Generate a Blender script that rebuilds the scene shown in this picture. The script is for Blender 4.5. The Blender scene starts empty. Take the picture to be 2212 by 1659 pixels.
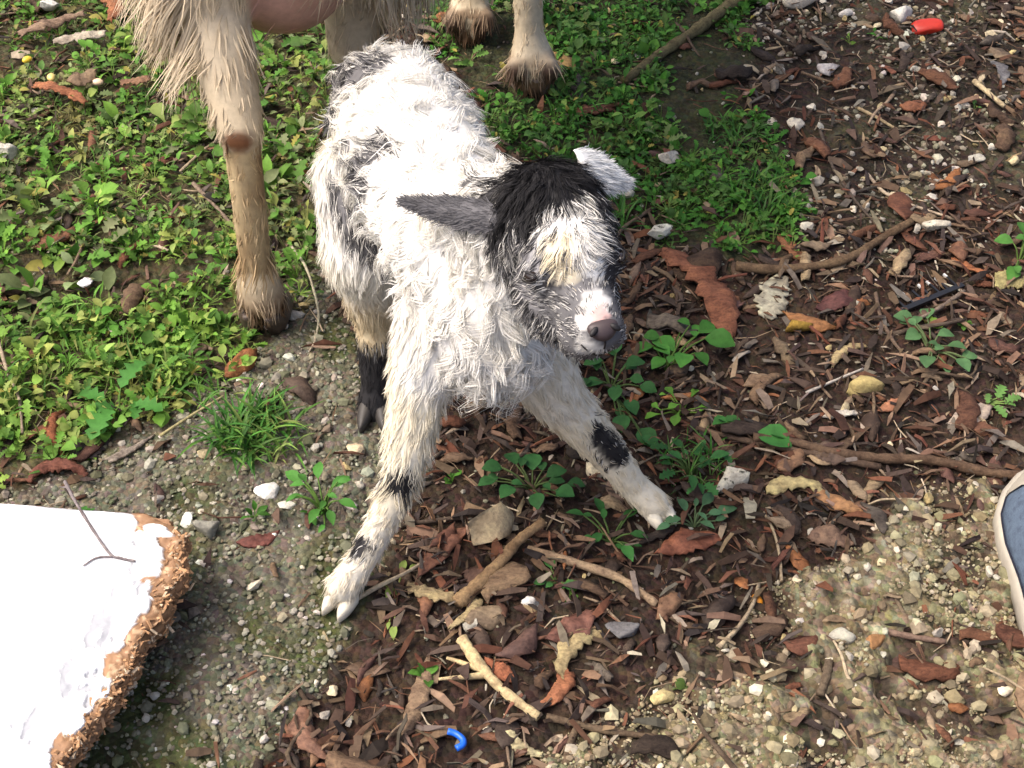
import bpy, bmesh, math, random
import numpy as np
from mathutils import Vector, Matrix, noise as mnoise
from mathutils.bvhtree import BVHTree

# ------------------------------------------------------------------ camera, sky, sun, exposure
S = bpy.context.scene
COL = S.collection
CAM_H, PITCH, HFOV = 0.9, math.radians(46), math.radians(38)
cam = bpy.data.cameras.new('camera'); cam_ob = bpy.data.objects.new('camera', cam); COL.objects.link(cam_ob)
cam_ob.location = (0, 0, CAM_H); cam_ob.rotation_euler = (math.pi/2 - PITCH, 0, 0)
cam.sensor_fit = 'HORIZONTAL'; cam.angle = HFOV; cam.clip_start = 0.02; cam.clip_end = 400
S.camera = cam_ob

SUN_DIR = Vector((-0.52, -0.04, 0.85)).normalized()          # towards the sun
W = bpy.data.worlds.new('World'); S.world = W; W.use_nodes = True
nt = W.node_tree; bg = nt.nodes['Background']
sky = nt.nodes.new('ShaderNodeTexSky'); sky.sky_type = 'NISHITA'; sky.sun_disc = False
sky.sun_elevation = math.asin(SUN_DIR.z); sky.sun_rotation = math.atan2(SUN_DIR.x, SUN_DIR.y)
sky.dust_density = 6.0; sky.ozone_density = 0.0; sky.air_density = 0.6
nt.links.new(sky.outputs[0], bg.inputs[0]); bg.inputs[1].default_value = 0.15
sun = bpy.data.lights.new('sun', 'SUN'); sun.energy = 0.85; sun.angle = math.radians(32); sun.color = (1.0, 0.965, 0.91)
sun_ob = bpy.data.objects.new('sun', sun); COL.objects.link(sun_ob)
sun_ob.rotation_euler = SUN_DIR.to_track_quat('Z', 'Y').to_euler()
vs = S.view_settings; vs.view_transform = 'Standard'; vs.look = 'None'; vs.exposure = 1.12; vs.gamma = 1.0
vs.use_curve_mapping = False
S.render.engine = 'CYCLES'

random.seed(7); RNG = np.random.default_rng(11)

# ------------------------------------------------------------------ pixel -> place (photo at 2212 x 1659)
FPX = 1106/math.tan(HFOV/2)
def _ray(px, py):
    u = (px-1106)/FPX; v = -(py-829.5)/FPX
    return u, math.cos(PITCH)+v*math.sin(PITCH), -math.sin(PITCH)+v*math.cos(PITCH)
def gz(px, py, z=0.0):
    d = _ray(px, py); t = (z-CAM_H)/d[2]; return Vector((d[0]*t, d[1]*t, z))
def gy(px, py, y):
    d = _ray(px, py); t = y/d[1]; return Vector((d[0]*t, y, CAM_H+d[2]*t))
def to_px(x, y, z=0.0):
    zz = z-CAM_H; dep = y*math.cos(PITCH)-zz*math.sin(PITCH); up = y*math.sin(PITCH)+zz*math.cos(PITCH)
    return 1106+FPX*x/dep, 829.5-FPX*up/dep
def ppm(px, py):
    p = gz(px, py); return FPX/(p.y*math.cos(PITCH)+CAM_H*math.sin(PITCH))

# ------------------------------------------------------------------ noise
def _hash(ix, iy, seed):
    n = (ix.astype(np.int64)*374761393 + iy.astype(np.int64)*668265263 + seed*974711) & 0x7fffffff
    n = ((n ^ (n >> 13))*1274126177) & 0x7fffffff
    return ((n ^ (n >> 16)) & 0xffff)/65535.0
def vnoise(x, y, seed=0):
    x = np.asarray(x, float); y = np.asarray(y, float)
    ix = np.floor(x); iy = np.floor(y); fx = x-ix; fy = y-iy
    fx = fx*fx*(3-2*fx); fy = fy*fy*(3-2*fy)
    a = _hash(ix, iy, seed); b = _hash(ix+1, iy, seed); c = _hash(ix, iy+1, seed); d = _hash(ix+1, iy+1, seed)
    return (a*(1-fx)+b*fx)*(1-fy)+(c*(1-fx)+d*fx)*fy
def fbm(x, y, seed=0, oct=4):
    s = 0; a = .5
    for k in range(oct): s = s+a*vnoise(x*2**k, y*2**k, seed+17*k); a *= .5
    return s/(1-.5**oct)
def noise3(P, sc, seed=0):                                   # smooth vector noise, (N,3)
    x, y, z = (P*sc).T
    return np.stack([vnoise(x+z*.7+13*k, y-z*.6+7*k, seed+k)+vnoise(z+y*.5+3*k, x-z*.3, seed+9+k)-1 for k in range(3)], 1)

def inpoly(px, py, poly):
    r = np.zeros(px.shape, bool); n = len(poly)
    for i in range(n):
        x1, y1 = poly[i]; x2, y2 = poly[(i+1) % n]
        c = ((y1 > py) != (y2 > py))
        r ^= c & (px < (x2-x1)*(py-y1)/((y2-y1) if y2 != y1 else 1e-9)+x1)
    return r
GREEN_A = [(-4000, -4000), (720, -4000), (760, 60), (730, 300), (690, 420), (720, 600), (640, 640), (560, 700), (470, 790), (430, 870), (330, 905), (180, 905), (90, 1020), (-20, 1060), (-4000, 1060)]
GREEN_B = [(930, 60), (1000, -4000), (1760, -4000), (1640, 0), (1580, 90), (1590, 170), (1680, 250), (1740, 420), (1720, 500), (1560, 530), (1420, 520), (1390, 470), (1260, 390), (1120, 330), (960, 170)]
Z_GREY = [(470, 820), (560, 720), (640, 650), (760, 630), (800, 880), (880, 900), (930, 1000), (880, 1150), (760, 1300), (715, 1420), (640, 1500), (540, 1740), (-700, 2000), (-700, 1060), (60, 1045), (200, 960)]
OCHRE = [(1060, 1900), (1090, 1630), (1240, 1560), (1390, 1470), (1560, 1420), (1640, 1310), (1760, 1240), (1880, 1190), (1990, 1060), (2160, 1040), (2900, 1150), (2900, 1900)]
UPR = [(1600, -4000), (3200, -4000), (3200, 420), (2050, 430), (1880, 520), (1750, 520), (1745, 400), (1680, 240), (1590, 160), (1590, 60)]
def zones(x, y):
    """soft weights of green_a, green_b, grey, ochre, upper right; brown litter is the rest"""
    px, py = to_px(x, y)
    out = {}
    for nm, poly, sd in (('ga', GREEN_A, 1), ('gb', GREEN_B, 2), ('grey', Z_GREY, 3), ('och', OCHRE, 4), ('upr', UPR, 5)):
        a = 0
        for k in range(6):
            jx = (fbm(x*14, y*14, 40+sd, 3)-.5)*190+(vnoise(x*90, y*90, 70+sd+k*31)-.5)*70
            jy = (fbm(x*14+9, y*14, 60+sd, 3)-.5)*150+(vnoise(x*90+5, y*90, 90+sd+k*31)-.5)*60
            a = a+inpoly(px+jx, py+jy, poly)
        out[nm] = a/6.0
    return out
def hgt(x, y):
    x = np.asarray(x, float); y = np.asarray(y, float)
    fade = np.clip(1-(np.hypot(x, y-.9)-1.6)/4, 0.0, 1)
    h = (fbm(x*5, y*5, 3, 3)-.5)*.022+(fbm(x*26, y*26, 5, 3)-.5)*.010
    return h*fade-.001
def crustf(x, y, oc):
    return np.clip((fbm(x*27, y*27, 88, 4)-.445)*14, 0, 1)*oc
def H(x, y): return float(hgt(np.array([x]), np.array([y]))[0])
def on_ground(px, py):                                       # the point of the ground seen at this pixel
    p = gz(px, py)
    for _ in range(4): p = gz(px, py, H(p.x, p.y))
    return p

# ------------------------------------------------------------------ mesh helpers
def unit(v): return v/(np.linalg.norm(v, axis=-1, keepdims=True)+1e-9)
def mesh_np(name, V, Fs, colors=None, smooth=True):
    """V (N,3); Fs: array (M,k) or list of such arrays; colors (N,3)"""
    if not isinstance(Fs, list): Fs = [Fs]
    me = bpy.data.meshes.new(name)
    V = np.ascontiguousarray(V, dtype=np.float32); me.vertices.add(len(V)); me.vertices.foreach_set('co', V.ravel())
    li = np.concatenate([f.ravel() for f in Fs]).astype(np.int32)
    tot = np.concatenate([np.full(len(f), f.shape[1]) for f in Fs]).astype(np.int32)
    me.loops.add(len(li)); me.loops.foreach_set('vertex_index', li)
    me.polygons.add(len(tot)); st = np.concatenate([[0], np.cumsum(tot)[:-1]]).astype(np.int32)
    me.polygons.foreach_set('loop_start', st)
    try: me.polygons.foreach_set('loop_total', tot)
    except Exception: pass
    me.polygons.foreach_set('use_smooth', np.full(len(tot), smooth))
    if colors is not None:
        at = me.attributes.new('Col', 'FLOAT_COLOR', 'POINT')
        c = np.ones((len(V), 4), np.float32); c[:, :3] = colors; at.data.foreach_set('color', c.ravel())
    me.update(calc_edges=True); me.validate()
    return me
def obj(name, me, mat=None, parent=None, label=None, cat=None, group=None, kind=None, loc=None, rot=None, sc=None, color=None):
    o = bpy.data.objects.new(name, me); COL.objects.link(o)
    if mat is not None and me is not None and not me.materials: me.materials.append(mat)
    if parent is not None: o.parent = parent
    if loc is not None: o.location = loc
    if rot is not None: o.rotation_euler = rot
    if sc is not None: o.scale = sc if hasattr(sc, '__len__') else (sc, sc, sc)
    if color is not None: o.color = (*color, 1)
    if label: o['label'] = label
    if cat: o['category'] = cat
    if group: o['group'] = group
    if kind: o['kind'] = kind
    return o
def grid_faces(nu, nv, wrap_v=False):
    """vertex (i,j) at i*nv+j"""
    i, j = np.meshgrid(np.arange(nu-1), np.arange(nv if wrap_v else nv-1), indexing='ij')
    j2 = (j+1) % nv
    return np.stack([i*nv+j, i*nv+j2, (i+1)*nv+j2, (i+1)*nv+j], -1).reshape(-1, 4)
def tube(pts, rad, n=8, caps=True):
    """verts, faces of a tube along pts with radii"""
    P = np.array([tuple(p) for p in pts], float); R = np.broadcast_to(np.asarray(rad, float), (len(P),))
    T = np.gradient(P, axis=0); T /= np.linalg.norm(T, axis=1)[:, None]+1e-12
    up = np.array([0, 0, 1.0]) if abs(T[:, 2]).mean() < .8 else np.array([0, 1.0, 0])
    U = np.cross(T, up); U /= np.linalg.norm(U, axis=1)[:, None]+1e-12; Vv = np.cross(U, T)
    a = np.linspace(0, 2*np.pi, n, endpoint=False)
    V = P[:, None]+R[:, None, None]*(np.cos(a)[None, :, None]*U[:, None]+np.sin(a)[None, :, None]*Vv[:, None])
    V = V.reshape(-1, 3); F = [grid_faces(len(P), n, True)]
    if caps:
        m = len(V); V = np.vstack([V, P[0], P[-1]]); k = np.arange(n); k2 = (k+1) % n
        F.append(np.vstack([np.stack([np.full(n, m), k2, k], 1), np.stack([np.full(n, m+1), (len(P)-1)*n+k, (len(P)-1)*n+k2], 1)]))
    return V, F
def merge(parts):
    """parts: list of (V, [F..], color or None) -> V, Fs, C"""
    Vs, Cs, by = [], [], {}; off = 0
    for V, F, c in parts:
        Vs.append(V); Cs.append(np.broadcast_to(np.asarray(c if c is not None else (1, 1, 1), float), (len(V), 3)))
        for f in (F if isinstance(F, list) else [F]): by.setdefault(f.shape[1], []).append(f+off)
        off += len(V)
    return np.vstack(Vs), [np.vstack(v) for v in by.values()], np.vstack(Cs)
def bezier(pts, n):
    """Catmull-Rom through pts"""
    P = [np.array(tuple(p), float) for p in pts]; P = [2*P[0]-P[1]]+P+[2*P[-1]-P[-2]]; out = []
    m = len(P)-3
    for q in np.linspace(0, m-1e-6, n):
        i = int(q); t = q-i; a, b, c, d = P[i:i+4]
        out.append(.5*((2*b)+(-a+c)*t+(2*a-5*b+4*c-d)*t*t+(-a+3*b-3*c+d)*t**3))
    return np.array(out)
def ico(sub):
    bm = bmesh.new(); bmesh.ops.create_icosphere(bm, subdivisions=sub, radius=1)
    V = np.array([v.co[:] for v in bm.verts]); F = np.array([[v.index for v in f.verts] for f in bm.faces]); bm.free(); return V, F

# ------------------------------------------------------------------ materials
def mat(name, build):
    m = bpy.data.materials.new(name); m.use_nodes = True; t = m.node_tree; b = t.nodes['Principled BSDF']
    build(t, b); return m
def N(t, typ, **kw):
    n = t.nodes.new(typ)
    for k, v in kw.items():
        if k.startswith('_'): setattr(n, k[1:], v)
        else: n.inputs[k.replace('_', ' ')].default_value = v
    return n
def coords(t):
    return N(t, 'ShaderNodeNewGeometry').outputs['Position']
def mixc(t, mode, fac, a, b):
    m = N(t, 'ShaderNodeMix', _data_type='RGBA', _blend_type=mode)
    for i, v in ((0, fac), (6, a), (7, b)):
        if hasattr(v, 'is_linked') or hasattr(v, 'links'): t.links.new(v, m.inputs[i])
        else: m.inputs[i].default_value = v
    return m.outputs[2]
def ramp(t, src, stops):
    r = N(t, 'ShaderNodeValToRGB'); e = r.color_ramp.elements
    while len(e) < len(stops): e.new(.5)
    for q, (p, c) in zip(e, stops): q.position = p; q.color = (*c, 1)
    t.links.new(src, r.inputs[0]); return r.outputs[0]
def bump(t, b, h, strength, dist):
    n = N(t, 'ShaderNodeBump', Strength=strength, Distance=dist); t.links.new(h, n.inputs['Height']); t.links.new(n.outputs[0], b.inputs['Normal'])

def _attr_mat(sc=120., var=.5, rough=.8, bmp=.3, bd=.002, transl=0.0, spec=.3, dark=(.45, .42, .4)):
    def f(t, b):
        a = N(t, 'ShaderNodeAttribute', _attribute_name='Col')
        n = N(t, 'ShaderNodeTexNoise', Scale=sc, Detail=6., Roughness=.65); t.links.new(coords(t), n.inputs['Vector'])
        v = ramp(t, n.outputs[0], [(.28, dark), (.5, (.95, .95, .95)), (.75, (1.45, 1.42, 1.35))])
        c = mixc(t, 'MULTIPLY', var, a.outputs['Color'], v)
        t.links.new(c, b.inputs['Base Color']); b.inputs['Roughness'].default_value = rough
        b.inputs['Specular IOR Level'].default_value = spec
        if bmp: bump(t, b, n.outputs[0], bmp, bd)
        if transl:
            tr = N(t, 'ShaderNodeBsdfTranslucent'); t.links.new(c, tr.inputs[0])
            ms = N(t, 'ShaderNodeMixShader', Fac=transl); out = t.nodes['Material Output']
            t.links.new(b.outputs[0], ms.inputs[1]); t.links.new(tr.outputs[0], ms.inputs[2]); t.links.new(ms.outputs[0], out.inputs[0])
    return f
def _objcol_mat(sc=60., var=.7, rough=.75, bmp=.5, bd=.002, spec=.3, stretch=(1, 1, 1), dark=(.35, .32, .3), spots=None):
    def f(t, b):
        oi = N(t, 'ShaderNodeObjectInfo')
        ad = N(t, 'ShaderNodeVectorMath', _operation='MULTIPLY'); t.links.new(coords(t), ad.inputs[0]); ad.inputs[1].default_value = stretch
        n = N(t, 'ShaderNodeTexNoise', Scale=sc, Detail=7., Roughness=.68); t.links.new(ad.outputs[0], n.inputs['Vector'])
        v = ramp(t, n.outputs[0], [(.27, dark), (.5, (.95, .95, .95)), (.74, (1.5, 1.45, 1.35))])
        c = mixc(t, 'MULTIPLY', var, oi.outputs['Color'], v)
        n3 = N(t, 'ShaderNodeTexNoise', Scale=sc*.22, Detail=3., Roughness=.6); t.links.new(ad.outputs[0], n3.inputs['Vector'])
        c = mixc(t, 'MULTIPLY', var*.9, c, ramp(t, n3.outputs[0], [(.32, (.5, .46, .45)), (.5, (1, 1, 1)), (.68, (1.35, 1.4, 1.3))]))
        if spots:
            n2 = N(t, 'ShaderNodeTexNoise', Scale=sc*.55, Detail=5., Roughness=.7); t.links.new(ad.outputs[0], n2.inputs['Vector'])
            m = ramp(t, n2.outputs[0], [(.56, (0, 0, 0)), (.64, (1, 1, 1))])
            c = mixc(t, 'MIX', m, c, (*spots, 1))
        t.links.new(c, b.inputs['Base Color']); b.inputs['Roughness'].default_value = rough
        b.inputs['Specular IOR Level'].default_value = spec
        bump(t, b, n.outputs[0], bmp, bd)
    return f
M = {}
def _ground(t, b):
    a = N(t, 'ShaderNodeAttribute', _attribute_name='Col'); co = coords(t)
    n1 = N(t, 'ShaderNodeTexNoise', Scale=95., Detail=8., Roughness=.72); t.links.new(co, n1.inputs[0])
    vo = N(t, 'ShaderNodeTexVoronoi', Scale=210.); t.links.new(co, vo.inputs['Vector'])
    n2 = N(t, 'ShaderNodeTexNoise', Scale=22., Detail=4.); t.links.new(co, n2.inputs[0])
    v = ramp(t, n1.outputs[0], [(.3, (.38, .36, .34)), (.5, (.9, .9, .9)), (.72, (1.7, 1.62, 1.5))])
    c = mixc(t, 'MULTIPLY', .85, a.outputs['Color'], v)
    hs = N(t, 'ShaderNodeHueSaturation', Saturation=.55, Value=1.0); t.links.new(vo.outputs['Color'], hs.inputs['Color'])
    c = mixc(t, 'OVERLAY', .28, c, hs.outputs[0])
    w = ramp(t, n2.outputs[0], [(.35, (.7, .7, .68)), (.65, (1.2, 1.18, 1.15))])
    c = mixc(t, 'MULTIPLY', .6, c, w)
    t.links.new(c, b.inputs['Base Color']); b.inputs['Roughness'].default_value = .95; b.inputs['Specular IOR Level'].default_value = .15
    m = N(t, 'ShaderNodeMath', _operation='SUBTRACT'); t.links.new(n1.outputs[0], m.inputs[0]); t.links.new(vo.outputs['Distance'], m.inputs[1])
    bump(t, b, m.outputs[0], .8, .004)
M['ground'] = mat('soil', _ground)
M['gravel'] = mat('gravel', _attr_mat(300, .5, .9, .4, .001, spec=.15))
M['litter'] = mat('litter', _attr_mat(190, .7, .8, .4, .001, spec=.2))
M['leaf'] = mat('leaf_green', _attr_mat(130, .55, .65, .25, .001, transl=.22, spec=.22))
M['fur'] = mat('fur', _attr_mat(40, .12, .62, 0, 0, transl=.16, spec=.2, dark=(.8, .78, .75)))
M['skin'] = mat('skin', _attr_mat(160, .35, .6, .25, .001, spec=.3))
M['stone'] = mat('stone', _objcol_mat(330, .6, .9, .8, .0022, .15, spots=None))
M['stone_spot'] = mat('stone_spotted', _objcol_mat(330, .6, .9, .8, .0022, .15, spots=(.07, .07, .05)))
M['bark'] = mat('bark', _objcol_mat(380, .9, .8, .9, .0022, .2, stretch=(.7, 1.3, 1)))
M['deadleaf'] = mat('dead_leaf', _objcol_mat(260, .9, .65, .7, .0018, .25, stretch=(.8, 1.1, 1)))
M['twig'] = mat('twig_wood', _objcol_mat(420, .8, .85, .8, .0012, .15))
M['plastic'] = mat('plastic', _objcol_mat(90, .2, .38, .1, .0005, .5))
M['claw'] = mat('hoof_horn', _objcol_mat(90, .45, .5, .25, .0006, .35, stretch=(1, 1, 3)))

# ================================================================== GROUND
def ground():
    def axis(lo, hi, d, far, n):
        core = np.arange(lo, hi+1e-9, d)
        g = np.geomspace(.05, far, n)
        return np.concatenate([lo-g[::-1], core, hi+g])
    X = axis(-.80, .80, .005, 60, 26); Y = axis(.30, 1.75, .005, 60, 26)
    x, y = np.meshgrid(X, Y, indexing='ij')
    z = zones(x, y); h = hgt(x, y)
    inner = (np.abs(x) < 3.2) & (y > .15) & (y < 4.2)
    ga, gb, gr, oc, up = (z[k]*inner for k in ('ga', 'gb', 'grey', 'och', 'upr'))
    rough = .004*(fbm(x*110, y*110, 8, 3)-.5)*(1+gr+oc*1.6)
    crust = crustf(x, y, oc)
    h = h+rough*inner+crust*(.007+.004*(fbm(x*150, y*150, 18, 2)-.5))
    moss = np.clip((fbm(x*16, y*16, 33, 4)-.47)*6, 0, 1)
    c = np.zeros(x.shape+(3,)); c[:] = (.036, .024, .018)
    def lay(w, col):
        nonlocal c
        c = c*(1-w[..., None])+w[..., None]*np.asarray(col)
    lay(np.clip((fbm(x*12, y*12, 21)-.5)*4, 0, 1)*.6, (.06, .04, .027))
    lay(up*.8, (.036, .028, .021)); lay(up*np.clip((fbm(x*18, y*18, 77)-.5)*5, 0, 1)*.8, (.075, .068, .042))
    lay(ga*.8, (.075, .07, .035)); lay(gb*.8, (.045, .05, .024))
    lay(gr, (.135, .125, .092)); lay(gr*moss*.85, (.058, .07, .022))
    lay(oc*.45, (.10, .08, .055)); lay(crust*.95, (.215, .18, .108)); lay(crust*moss*.5, (.16, .145, .075)); sp = np.clip((fbm(x*170, y*170, 91, 2)-.60)*8, 0, 1)*crust; lay(sp*.7, (.36, .32, .22)); sp = np.clip((fbm(x*140, y*140, 92, 2)-.62)*8, 0, 1)*crust; lay(sp*.8, (.085, .068, .045))
    V = np.stack([x, y, h], -1).reshape(-1, 3)
    me = mesh_np('ground', V, grid_faces(len(X), len(Y))[:, ::-1], c.reshape(-1, 3))
    return obj('ground', me, M['ground'], kind='structure', label='bare soil with gravel, moss and sandy crust patches', cat='ground')
GROUND = ground()

# ================================================================== BOARD (painted chipboard, bottom left)
def board():
    ZT, TH = .062, .021
    out = [(-420, 1060), (-60, 1096), (150, 1098), (330, 1110), (372, 1128), (398, 1158), (392, 1205), (372, 1262), (330, 1345), (290, 1415), (255, 1475), (222, 1530), (180, 1585), (130, 1650), (60, 1750), (-420, 1900)]
    P = [gz(*p, ZT) for p in out]
    poly = np.array([(p.x, p.y) for p in P])
    def dist(x, y, i0, i1):
        d = np.full(x.shape, 9.)
        for i in range(i0, i1):
            a, b = poly[i], poly[i+1]; ab = b-a; t = np.clip(((x-a[0])*ab[0]+(y-a[1])*ab[1])/(ab@ab), 0, 1)
            d = np.minimum(d, np.hypot(x-a[0]-t*ab[0], y-a[1]-t*ab[1]))
        return d
    # clean slab grid: rows run from the far-left edge to the ragged right edge
    nu, nv = 180, 180
    # left border and right border curves, parametrised by v from the far end to the near end
    right = bezier([(*poly[i], 0) for i in (2, 3, 4, 5, 6, 7, 8, 9, 10, 11, 12, 13, 14)], nu)[:, :2]
    s = np.linspace(0, 1, nu)[:, None]
    left = poly[0]*(1-s)+poly[-1]*s
    right += unit(right-left)*((fbm(np.arange(nu)*.16, np.zeros(nu), 4, 4)-.5)*.014)[:, None]
    v = (1-(1-np.linspace(0, 1, nv))**1.35)
    XY = left[:, None]*(1-v[None, :, None])+right[:, None]*v[None, :, None]
    x, y = XY[..., 0], XY[..., 1]
    dr = dist(x, y, 3, 14); dt = dist(x, y, 1, 4)
    nz = fbm(x*90, y*90, 12, 4); n2 = fbm(x*38, y*38, 14, 3); n3 = fbm(x*260, y*260, 15, 2)
    edge = .013+(n2-.5)*.026+(nz-.5)*.026
    edge = np.where(y > poly[5][1], edge*np.clip((dist(x, y, 4, 14)-.0)/.05+.15, 0, 1), edge)
    paint = np.clip((dr-edge)*900, 0, 1)*np.clip((dt-.0012-(nz-.5)*.004)*1500, 0, 1)
    chips = np.clip((fbm(x*120, y*60, 31, 3)-.71)*60, 0, 1)*np.clip(1.4-dr/.06, 0, 1)
    chips2 = np.clip((fbm(x*75+3, y*75, 32, 3)-.80)*60, 0, 1)
    paint = paint*(1-np.maximum(chips, chips2))
    z = ZT-.0010+paint*.0010+(1-paint)*((nz-.62)*.007*np.clip(1-dr/.05, 0, 1))+(n3-.5)*.0012*(1-paint)
    rim = np.clip(1-dr/.006, 0, 1); z = z-rim**2*.004*(.4+nz)
    c_ch = np.array((.30, .17, .09))*(.35+1.0*nz[..., None])*np.array((1, 1, 1)); c_ch = np.where((n3 > .68)[..., None], np.array((.5, .34, .2)), c_ch)
    c_rim = np.array((.20, .21, .24)); halo = np.clip((paint > .02)*(paint < .9), 0, 1)
    pc = np.array((.83, .84, .84))*(1-.05*np.clip((fbm(x*30, y*30, 51)-.5)*4, 0, 1))[..., None]
    c_ch = np.where((dr > edge+.004)[..., None], np.array((.42, .43, .45)), c_ch)
    c = c_ch*(1-paint[..., None])+pc*paint[..., None]; c = np.where(halo[..., None] > .5, .6*c+.4*c_rim, c)
    top = np.stack([x, y, z], -1)
    # side wall along the ragged right edge and along the far edge, then underside
    k = 9; rows = []
    rl = np.concatenate([top[0, ::-1][::-1], top[1:, -1]])      # far edge then right edge
    nrm = np.gradient(rl[:, :2], axis=0); nrm = np.stack([nrm[:, 1], -nrm[:, 0]], 1); nrm /= np.linalg.norm(nrm, axis=1)[:, None]+1e-9
    nrm = np.where((np.sum(nrm*np.array([.6, .6]), 1) < -.4)[:, None], nrm, nrm)
    if (nrm[:nv]*np.array([0, 1])).sum() < 0: nrm = -nrm
    side = []
    for j in range(k):
        q = j/(k-1); bul = (fbm(np.arange(len(rl))*.22, np.full(len(rl), j*.8), 61, 3)-.5)*.009*np.sin(math.pi*(q*.8+.1))
        p = rl.copy(); p[:, :2] += nrm*(bul+.001*math.sin(math.pi*q))[:, None]; p[:, 2] = rl[:, 2]*(1-q)+(ZT-TH)*q; side.append(p)
    side = np.array(side)
    sn = fbm(np.arange(len(rl))[None, :]*.3, np.arange(k)[:, None]*1.3, 62, 3)
    cs = np.array((.30, .165, .085))*(.35+1.2*sn[..., None])
    bot = top.copy(); bot[..., 2] = ZT-TH
    parts = [(top.reshape(-1, 3), [grid_faces(nu, nv)], c.reshape(-1, 3)), (side.reshape(-1, 3), [grid_faces(k, len(rl))], cs.reshape(-1, 3)),
             (bot[::10, ::10].reshape(-1, 3), [grid_faces(*bot[::10, ::10].shape[:2])], (.2, .13, .08))]
    V, Fs, C = merge(parts)
    root = obj('chipboard_panel', None, label='white painted chipboard panel with crumbled brown edges lying on gravel', cat='board', loc=(0, 0, 0))
    # paint and core are one slab
    obj('slab', mesh_np('slab', V, Fs, C), mat('painted_chipboard', _attr_mat(260, .22, .6, .25, .0008, spec=.3, dark=(.7, .66, .62))), root)
    # loose chips along the broken edge
    cv, cf = [], []
    base = np.array([[-1, -.4, -.2], [1, -.3, -.2], [.8, .4, -.2], [-.9, .35, -.2], [-.8, -.3, .2], [.9, -.25, .25], [.7, .3, .2], [-.7, .3, .25]])
    bf = np.array([[0, 3, 2, 1], [4, 5, 6, 7], [0, 1, 5, 4], [1, 2, 6, 5], [2, 3, 7, 6], [3, 0, 4, 7]])
    parts = []
    for q in range(900):
        i = random.randrange(nv+int(nu*.20), len(rl)-1); qz = random.random()
        ctr = rl[i]*1; ctr[:2] += nrm[i]*random.uniform(-.010, .0012); ctr[2] = ZT-.001-qz*TH*.9 if random.random() < .55 else ZT-.002
        if ctr[2] < ZT-.004: ctr[:2] = rl[i][:2]+nrm[i]*random.uniform(-.002, .003)
        L = random.uniform(.0012, .0042); R = np.array(Matrix.Rotation(random.uniform(0, 6.3), 3, 'Z') @ Matrix.Rotation(random.uniform(-.7, .7), 3, 'Y') @ Matrix.Rotation(random.uniform(-.6, .6), 3, 'X'))
        f = random.uniform(.5, 1.4); col = (.36*f, .205*f, .105*f) if random.random() < .85 else (.52, .40, .27)
        parts.append(((base*np.array([L, L*.8, L*.35]))@R.T+ctr, bf, col))
    V, Fs, C = merge(parts)
    obj('wood_flakes', mesh_np('wood_flakes', V, Fs, C, False), M['litter'], root, kind='stuff')
    return root
BOARD = board()

# ================================================================== ANIMALS
def capsule(a, b, ra, rb, sa=(1, 1), nu=20):
    """tapered capsule; returns V, F"""
    a = np.array(tuple(a)); b = np.array(tuple(b)); d = b-a; L = np.linalg.norm(d); t = d/(L+1e-9)
    up = np.array([0, 0, 1.]) if abs(t[2]) < .9 else np.array([1., 0, 0])
    u = np.cross(t, up); u /= np.linalg.norm(u); v = np.cross(u, t)
    rings = []
    for q in np.linspace(-math.pi/2, 0, 7): rings.append((a+t*ra*math.sin(q), ra*math.cos(q)))
    for q in np.linspace(.1, .9, 7): rings.append((a+d*q, ra*(1-q)+rb*q))
    for q in np.linspace(0, math.pi/2, 7): rings.append((b+t*rb*math.sin(q), rb*math.cos(q)))
    an = np.linspace(0, 2*math.pi, nu, endpoint=False)
    V = np.array([[c+max(r, 1e-4)*(math.cos(x)*u*sa[0]+math.sin(x)*v*sa[1]) for x in an] for c, r in rings]).reshape(-1, 3)
    return V, [grid_faces(len(rings), nu, True)]
def ellipsoid(c, r, R=None):
    V, F = ico(3); V = V*np.array(r)
    if R is not None: V = V@np.array(R).T
    return V+np.array(tuple(c)), [F]
def remeshed(name, parts, voxel, it, fac=.5):
    V, Fs, _ = merge([(v, f, None) for v, f in parts])
    o = bpy.data.objects.new(name+'_tmp', mesh_np(name+'_tmp', V, Fs)); COL.objects.link(o)
    m = o.modifiers.new('r', 'REMESH'); m.mode = 'VOXEL'; m.voxel_size = voxel
    s = o.modifiers.new('s', 'SMOOTH'); s.iterations = it; s.factor = fac
    me = bpy.data.meshes.new_from_object(o.evaluated_get(bpy.context.evaluated_depsgraph_get()))
    bpy.data.objects.remove(o); me.name = name
    me.polygons.foreach_set('use_smooth', np.ones(len(me.polygons), bool))
    return me
def mesh_arrays(me):
    n = len(me.vertices); V = np.zeros(n*3); me.vertices.foreach_get('co', V); V = V.reshape(-1, 3)
    Nn = np.zeros(n*3); me.vertices.foreach_get('normal', Nn); Nn = Nn.reshape(-1, 3)
    me.calc_loop_triangles(); T = np.zeros(len(me.loop_triangles)*3, np.int32); me.loop_triangles.foreach_get('vertices', T)
    return V, Nn, T.reshape(-1, 3)
def sample(V, Nn, T, n, weight=None):
    A = np.linalg.norm(np.cross(V[T[:, 1]]-V[T[:, 0]], V[T[:, 2]]-V[T[:, 0]]), axis=1)
    if weight is not None: A = A*weight[T].mean(1)
    c = np.cumsum(A); k = np.searchsorted(c, RNG.random(n)*c[-1]).clip(0, len(T)-1)
    r1 = np.sqrt(RNG.random(n)); r2 = RNG.random(n); w = np.stack([1-r1, r1*(1-r2), r1*r2], 1)
    P = (V[T[k]]*w[..., None]).sum(1); Q = (Nn[T[k]]*w[..., None]).sum(1); Q /= np.linalg.norm(Q, axis=1)[:, None]+1e-9
    return P, Q
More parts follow.
